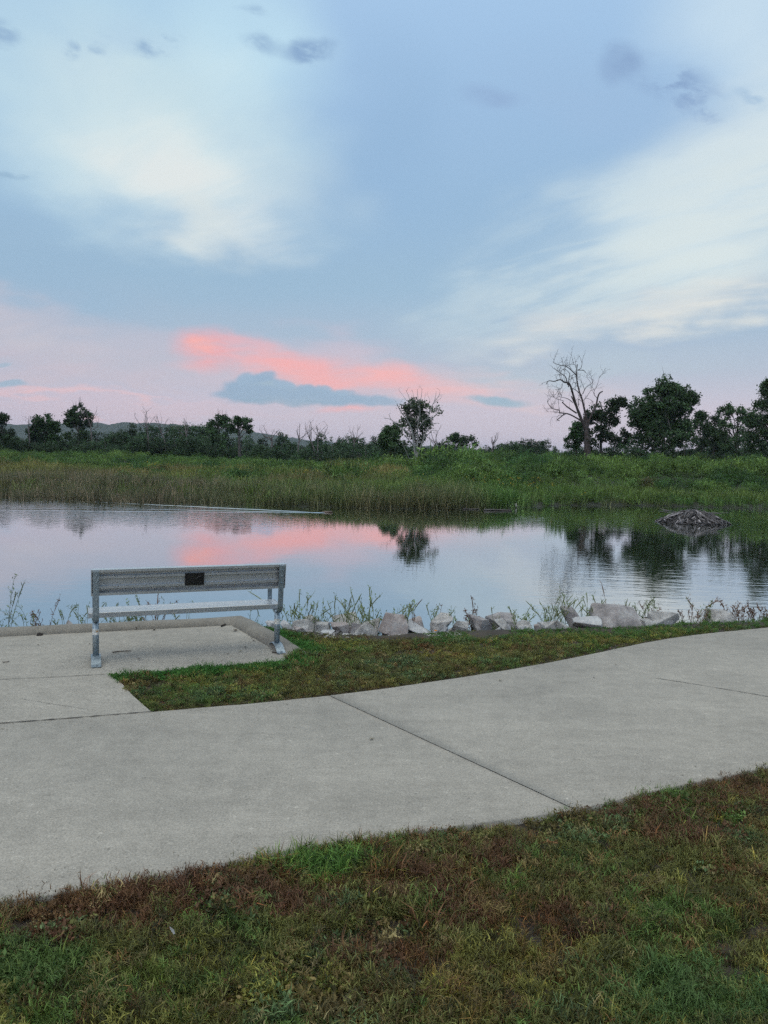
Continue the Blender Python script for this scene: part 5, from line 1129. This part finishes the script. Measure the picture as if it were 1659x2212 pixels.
WD = [(8,1355,1240,4,.30,1.0,0,'tallest leafy stalk rising from the kerb at the far left'),(62,1356,1303,4,.3,.9,0,'short weed second from the left edge behind the kerb'),(92,1357,1298,5,.32,.9,1,'reddish stemmed weed behind the kerb, third from the left'),
 (145,1355,1304,4,.3,.8,0,'feathery weed left of the mossy rock'),(172,1353,1303,4,.25,.3,0,'grassy spikes right of the mossy rock'),(190,1352,1292,5,.35,.5,0,'arching weed just left of the bench arm'),
 (238,1350,1293,5,.3,.7,0,'branching weed seen through the bench left of centre'),(262,1350,1300,4,.25,.5,0,'thin weed spikes seen through the bench gap'),(288,1350,1298,4,.2,1.4,0,'fine leaved bushy weed behind the bench seat'),
 (318,1350,1278,5,.3,.9,0,'tall branching weed showing under the bench back'),(336,1350,1281,5,.3,1.0,1,'dark leaved weed beside the tall branching one under the bench back'),(380,1348,1303,3,.2,.3,0,'two thin stalks above the middle of the seat'),(402,1348,1300,2,.15,.3,0,'single stalk above the seat right of its middle'),(545,1345,1300,2,.2,.3,0,'lone stalk just left of the right armrest'),
 (628,1350,1268,8,.40,.6,0,'tall clump of seeding grass right of the bench'),(652,1350,1285,7,.35,.6,0,'spreading grass clump second right of the bench'),(672,1348,1294,6,.3,.6,0,'low weed clump by the broad pale rock'),(690,1346,1288,4,.25,.7,0,'leafy weed leaning over the broad pale rock'),
 (716,1346,1284,5,.35,.5,0,'weed with long curved arms left of the large boulder'),(746,1345,1270,7,.25,.4,0,'tall spiky grass rising behind the large rounded boulder'),(764,1345,1268,7,.3,.4,0,'dense spiky grass right behind the large rounded boulder'),(792,1348,1262,8,.35,.7,0,'highest green weed clump between two boulders'),
 (806,1350,1292,9,.35,1.0,0,'thick leafy green clump left of the pointed boulder'),(852,1345,1290,6,.25,.7,0,'small weeds topping the pointed boulder'),(872,1345,1294,4,.25,.8,0,'short weeds behind the pinkish rock'),(893,1345,1285,4,.30,.3,1,'reddish stalks leaning right behind the pinkish rock'),
 (934,1350,1302,6,.25,1.0,0,'green tuft left of the blocky grey green rock'),(952,1340,1298,2,.1,.3,1,'single brown stalk above the blocky rock'),(985,1345,1310,4,.2,.6,0,'small pale weed above the squat rock'),(1022,1345,1289,5,.25,1.2,1,'dark leaved upright weed above the squarish rock'),(1070,1340,1308,2,.15,.2,0,'single curved blade before the purple grey rock'),
 (1128,1350,1308,8,.35,1.2,0,'bushy low weed between the small rock and the reed clump'),(1182,1350,1278,10,.35,.5,0,'left half of the big bright grass clump'),(1202,1350,1272,10,.3,.4,0,'middle of the big bright grass clump'),(1226,1345,1273,8,.2,.4,0,'tall grass stems above the dark upright boulder'),(1262,1345,1272,6,.25,.3,0,'stems fanning right of the dark upright boulder'),
 (1284,1345,1280,8,.3,.7,0,'grass clump left of the largest boulder'),(1326,1345,1253,4,.2,.6,1,'tallest thin reddish weed standing over the largest boulder'),(1345,1342,1284,4,.25,.5,0,'low weeds behind the top of the largest boulder'),(1395,1345,1284,7,.3,1.2,0,'leafy weed clump at the right of the largest boulder'),(1412,1348,1300,7,.3,1.0,1,'brown green weeds right of the largest boulder'),
 (1472,1345,1312,3,.2,.5,1,'thin twiggy weed above the wedge shaped rock'),(1500,1345,1288,6,.35,.8,1,'branching brown weed left of the pale pointed rock'),(1522,1345,1296,6,.35,.9,0,'weed clump touching the pale pointed rock on its left'),(1576,1343,1298,7,.3,.8,1,'reddish twiggy weed behind the pale pointed rock'),(1602,1343,1302,6,.3,.8,1,'dry twiggy weed second from the right end'),(1632,1342,1304,6,.35,.8,1,'dry twiggy weed at the right end of the row'),(1660,1342,1306,6,.35,.8,1,'dry weed cut by the right frame edge')]
for k, (px, b_, t__, n_, w_, lf, dk__, lb) in enumerate(WD): weed(px, b_, t__, 900+k, n_+1, lb, w_, lf, dark=bool(dk__))
# low green cover behind the kerb and round the right rocks
x = np.concatenate([rng.uniform(-5, -1.2, 2600), rng.uniform(-1.2, 9, 3000)]); y = crest_y(x)+np.where(x < -1.2, rng.uniform(-.25, .9, len(x)), rng.uniform(.35, 1.0, len(x))); k_ = (fbm(x, y, .6, 9, 3) > np.where(x < -1.2, .42, .47)) & ~((x < -1.0) & ((x-kc[0])*(-dirb[1])+(y-kc[1])*dirb[0] < .26))
x, y = x[k_], y[k_]; rot, scl = jit(rng, len(x), .8, 1.5); tint = lerp(np.array([[.03, .10, .022]]), np.array([[.075, .10, .035]]), fbm(x, y, .5, 2, 2)[:, None])
scatter('ground_cover', LV[11:18], np.stack([x, y, ground_z(x, y)], 1), rot, scl, rng.integers(0, 7, len(x)), tint, M_leafT, label='low leafy ground cover on the bank behind the kerb and rocks')

# ------------------------------------------------------------------ beaver lodge
q0, q1 = P(1425, 1130, WZ), P(1577, 1131, WZ); lc_ = (np.array(q0)+np.array(q1))/2; rw = np.linalg.norm(np.array(q1)-np.array(q0))/2*.84; lh = .50
M_stick = stone_mat('weathered_sticks', [(.035, .03, .032), (.10, .088, .092), (.22, .20, .205)], scale=3, fine=30, bump=.3)
M_stick = leaf_mat('weathered_sticks', tint=False, trans=.0, rand=0, base=(1, 1, 1))
g = np.random.default_rng(15); segs = []; tones = []
def surf(aa, tt_): r_ = tt_*rw; return np.array([math.cos(aa)*r_, math.sin(aa)*r_*.75, lh*max(-.10, (1-tt_**1.35))])
for k in range(330):
    a = g.uniform(0, 6.283); t0 = g.uniform(.03, .85); L = g.uniform(.5, 1.5); a2 = a+g.normal()*.5; t1 = min(t0+L/rw*.8, 1.08)
    lift = g.uniform(0, .09); pp = [surf(lerp(a, a2, s_), lerp(t0, t1, s_))+g.normal(size=3)*[.03, .03, .02]+[0, 0, lift] for s_ in (0, .35, .7, 1)]
    r_ = g.uniform(.012, .036); segs.append((np.array(pp), [r_*.8, r_, r_, r_*.6])); tones.append(g.choice([.03, .06, .10, .16, .26, .36], p=[.32, .25, .2, .13, .07, .03]))
for k in range(18):
    a = g.uniform(0, 6.283); p = np.array([g.normal()*.5, g.normal()*.3, lh*.85]); d = np.array([math.cos(a), math.sin(a)*.5, g.uniform(-.1, .2)]); segs.append((np.array([p, p+d*.4, p+d*.75+[0, 0, .03]]), [.016, .014, .008])); tones.append(.14)
V, Q, T = tubes(segs, 5); cc = np.concatenate([np.full((len(p)*5+1, 3), tn)*[1.0, .93, .96] for (p, _), tn in zip(segs, tones)])
lodge = empty('beaver_lodge', (lc_[0], lc_[1]+.3, WZ), label='low mound of bleached sticks rising from the water near the far bank', cat='beaver lodge')
link('stick_pile', np_mesh('stick_pile', V, Q, T, col=cc, smooth=True), M_stick, lodge)
bm = bmesh.new(); bmesh.ops.create_uvsphere(bm, u_segments=24, v_segments=12, radius=1, matrix=Matrix.Diagonal((rw*.86, rw*.62, lh*.70, 1)))
for v in bm.verts: v.co.z = v.co.z if v.co.z > 0 else v.co.z*.2
bm_obj('mud_core', bm, M_gap, lodge, smooth=True)
# swimmer leading the wake
g = np.random.default_rng(3); M_fur = stone_mat('wet_brown_fur', [(.05, .03, .02), (.12, .08, .06)], scale=20, rough=.5, bump=.3)
bm = bmesh.new()
for k, (x_, r_, z_) in enumerate([(0.06, .018, .0), (.03, .038, .012), (-.02, .052, .018), (-.08, .05, .008), (-.16, .07, .0), (-.27, .075, -.004), (-.38, .055, -.012), (-.46, .02, -.02)]):
    ring = [bm.verts.new((x_, r_*math.cos(t_), z_+r_*.75*math.sin(t_))) for t_ in np.linspace(0, 2*math.pi, 12, endpoint=False)]
    if k: [bm.faces.new((pr[i], pr[(i+1) % 12], ring[(i+1) % 12], ring[i])) for i in range(12)]
    else: bm.faces.new(ring)
    pr = ring
bm.faces.new(pr[::-1]); 
for sy in (-.03, .03): bmesh.ops.create_uvsphere(bm, u_segments=8, v_segments=6, radius=.013, matrix=Matrix.Translation((-.05, sy, .055)))
bmesh.ops.recalc_face_normals(bm, faces=bm.faces)
sw = bm_obj('swimming_muskrat', bm, M_fur, smooth=True, label='tiny brown animal swimming at the right tip of the pale wake', cat='muskrat'); sw.location = (A[0]+.05, A[1], WZ+.015); sw.rotation_euler.z = R(-8)
# driftwood and pale stone at the far waterline
def log(px0, py0, px1, py1, r_, label, mat, seed):
    a = np.array([*P(px0, py0, WZ), WZ+.03]); b = np.array([*P(px1, py1, WZ), WZ+.03]); g = np.random.default_rng(seed); md = (a+b)/2; l, rr = limb([a-md, (a-md)*.3+g.normal(size=3)*[.05, .05, .03], b-md], r_, r_*.6, 5)
    V, Q, T = tubes([(l, rr)], 7); o = link('driftwood_log', np_mesh('driftwood_log', V, Q, T, smooth=True), mat, label=label, cat='driftwood'); o.location = md
log(1045, 1103, 1105, 1104, .05, 'dark driftwood log floating below the reeds left of the pale stone', M_bark, 1)
log(1000, 1100, 1036, 1100.5, .035, 'shorter dark driftwood stick left of the floating log', M_bark, 2)
q = P(1104, 1096, WZ); bm = bmesh.new(); bmesh.ops.create_icosphere(bm, subdivisions=3, radius=1)
for v in bm.verts: v.co = Vector((v.co.x*.42, v.co.y*.3, v.co.z*.2))*(1+.25*mnoise.noise(v.co*1.7))
o = bm_obj('stone', bm, M_rock, label='pale stone at the far waterline among the reeds', cat='stone'); o.location = (q[0], q[1], WZ+.04)

# ------------------------------------------------------------------ litter on the paving and path
M_twig = stone_mat('brown_twig', [(.03, .018, .014), (.09, .055, .04)], scale=30, fine=90, bump=.3)
M_clod = stone_mat('dark_mud', [(.010, .007, .006), (.03, .022, .018)], scale=30, fine=90, bump=.6)
M_dry = stone_mat('dry_leaf', [(.28, .24, .16), (.48, .44, .34)], scale=40, fine=90, bump=.2)
M_brleaf = stone_mat('brown_leaf', [(.06, .035, .02), (.14, .09, .05)], scale=40, fine=90, bump=.2)
M_white = stone_mat('white_feather', [(.6, .6, .6), (.8, .8, .8)], scale=40, fine=90, bump=.1)
M_orange = stone_mat('orange_petal', [(.7, .25, .02), (.85, .38, .04)], scale=40, fine=90, bump=.1)
def twig(px0, py0, px1, py1, r_, label, mat=None, seed=0, z=0):
    a = np.array([*P(px0, py0), z+r_]); b = np.array([*P(px1, py1), z+r_]); md = (a+b)/2; g = np.random.default_rng(seed)
    V, Q, T = tubes([limb([a-md, g.normal(size=3)*[.006, .006, 0]+[0, 0, .002], b-md], r_, r_*.7, 5)], 6); o = link('twig', np_mesh('twig', V, Q, T, smooth=True), mat or M_twig, label=label, cat='twig', group='litter on the concrete'); o.location = md; return o
def leaf(px, py, s_, label, mat, seed, name='fallen_leaf', cat='leaf', z=0):
    q = P(px, py, z); g = np.random.default_rng(seed); bm = bmesh.new(); n = 7; L = []
    for i in range(n+1):
        t_ = i/n; w_ = math.sin(math.pi*t_)**.7*.32*s_+.0004; x_ = (t_-.5)*s_; zc_ = .004+.10*s_*abs(t_-.5)+g.normal()*.0006
        L.append([bm.verts.new((x_, -w_, zc_+w_*.35)), bm.verts.new((x_, 0, zc_)), bm.verts.new((x_, w_, zc_+w_*.35))])
    for a, b in zip(L[:-1], L[1:]): bm.faces.new((a[0], b[0], b[1], a[1])); bm.faces.new((a[1], b[1], b[2], a[2]))
    bmesh.ops.solidify(bm, geom=bm.faces, thickness=.0008)
    o = bm_obj(name, bm, mat, label=label, cat=cat, group='litter on the concrete'); o.location = (q[0], q[1], z+.002); o.rotation_euler = (0, 0, g.uniform(0, 3.14)); return o
def clod(px, py, r_, label, seed, z=0):
    q = P(px, py, z); bm = bmesh.new(); bmesh.ops.create_icosphere(bm, subdivisions=3, radius=r_)
    for v in bm.verts: v.co = Vector((v.co.x*1.3, v.co.y, max(v.co.z, -.3*r_)*.8))*(1+.5*mnoise.noise(v.co/r_*1.3+Vector((seed, 0, 0))))
    o = bm_obj('mud_clod', bm, M_clod, label=label, cat='mud clod', group='litter on the concrete'); o.location = (q[0], q[1], z+r_*.25); return o
twig(443/1.0-200, 1410, 283, 1407, .005, 'brown twig lying right of the left bench foot', seed=1)
twig(478, 1354, 497, 1346, .008, 'dark stick against the kerb corner', M_clod, seed=2)
twig(6, 1431, 20, 1429, .004, 'short dark twig near the left frame edge', seed=3)
twig(588, 1410, 602, 1412, .006, 'dark strip painted as the shade under the right bench foot', M_clod, seed=4)  # shadow beneath the foot, added as a dark strip of twig mesh
twig(1178, 1399, 1200, 1403, .003, 'thin twig at the far path edge', seed=5) if False else None
clod(85, 1372, .022, 'dark mud clod against the kerb at the left', 1); clod(293, 1359, .026, 'dark mud clod against the kerb below the seat', 2); clod(477, 1349, .024, 'dark clod at the corner of the kerb', 3); clod(333, 1361, .008, 'tiny clod by the kerb below the seat', 4)
for k, (px, py, s_, m_, lb) in enumerate([(508,1363,.06,M_brleaf,'curled dark leaf near the kerb corner'),(82,1394,.022,M_brleaf,'small dark leaf scrap on the left paving'),(92,1391,.018,M_brleaf,'smaller leaf scrap beside another on the left paving'),(194,1392,.02,M_brleaf,'leaf scrap just left of the left bench post'),(299,1424,.025,M_brleaf,'dark leaf scrap below the brown twig'),
    (519,1408,.035,M_dry,'pale dry leaf in front of the kerb side'),(548,1385,.03,M_brleaf,'brown leaf sliver along the side kerb'),(543,1378,.028,M_brleaf,'brown leaf sliver nearer the kerb corner'),(530,1399,.03,M_brleaf,'thin brown leaf left of the right bench foot'),(492,1414,.025,M_brleaf,'brown leaf flake near the grass fringe'),
    (1080,1471,.030,M_dry,'pale yellow leaf on the path by the far grass edge'),(803,1598,.030,M_dry,'small pale leaf on the path left of the long joint'),(1330,1437,.018,M_dry,'tiny pale scrap on the path at the right'),(1283,1465,.016,M_brleaf,'brown scrap on the path at the right'),(240,1392,.015,M_brleaf,'speck of leaf behind the twig'),(56,1401,.013,M_brleaf,'speck of leaf on the paving far left'),(150,1428,.014,M_brleaf,'speck of leaf left of the left bench foot')]):
    leaf(px, py, s_, lb, m_, 20+k)
o = leaf(941, 1364, .05, 'bright orange petal on the grass before the rocks', M_orange, 60, 'fallen_petal', 'petal', .03)
o = leaf(368, 2014, .045, 'white feather caught upright in the near grass', M_white, 61, 'feather', 'feather', .05); o.rotation_euler = (R(20), R(65), R(70))

# grass clippings and crumbs blown onto the concrete beside the grass
g = np.random.default_rng(99); cx_, cy_ = [], []
for line_, sg, n_ in ((NEAR, 1, 420), (FAR, -1, 520)):
    k = g.integers(0, len(line_)-1, n_*6); p = line_[k]+(line_[k+1]-line_[k])*g.uniform(0, 1, (len(k), 1)); d_ = abs(g.normal(size=len(k)))*.10+.01
    k2 = (p[:, 0] > -2.6) & (p[:, 0] < 4.5); cx_ += list(p[k2, 0][:n_]); cy_ += list((p[:, 1]+sg*d_)[k2][:n_])
cx_, cy_ = np.array(cx_), np.array(cy_); q = P(240, 1458); q2 = P(640, 1428)
e_ = g.uniform(0, 1, 260); cx_ = np.concatenate([cx_, lerp(q[0], q2[0], e_)]); cy_ = np.concatenate([cy_, lerp(q[1], q2[1], e_)+abs(g.normal(size=260))*.12+.02])
V, Q = leaf_quads(g, np.stack([cx_, cy_, np.full(len(cx_), .004)], 1), .016, up=-0., aspect=.16); V[:, 2] = .0035+abs(V[:, 2]-.004)*.25
link('grass_clippings', np_mesh('grass_clippings', V, Q, col=np.repeat(g.uniform(.35, 1.3, (len(cx_), 1)), 4, 0)*np.array([[.075, .06, .035]])), M_leaf, kind='stuff', label='dry grass clippings scattered on the concrete along the lawn edges')
# ------------------------------------------------------------------ haze
bm = bmesh.new(); box(bm, -2700, 2700, -450, 4400, -12, 75)
mh = bpy.data.materials.new('haze_air'); mh.use_nodes = True; t = mh.node_tree; t.nodes.clear()
o_ = N('ShaderNodeOutputMaterial', t); v_ = N('ShaderNodeVolumePrincipled', t, i={'Color': (.72, .82, .98, 1), 'Density': .00016, 'Anisotropy': 0.0}); LK(v_.outputs[0], o_.inputs['Volume'], t)
bm_obj('haze', bm, mh, kind='stuff')
S.cycles.volume_bounces = 0
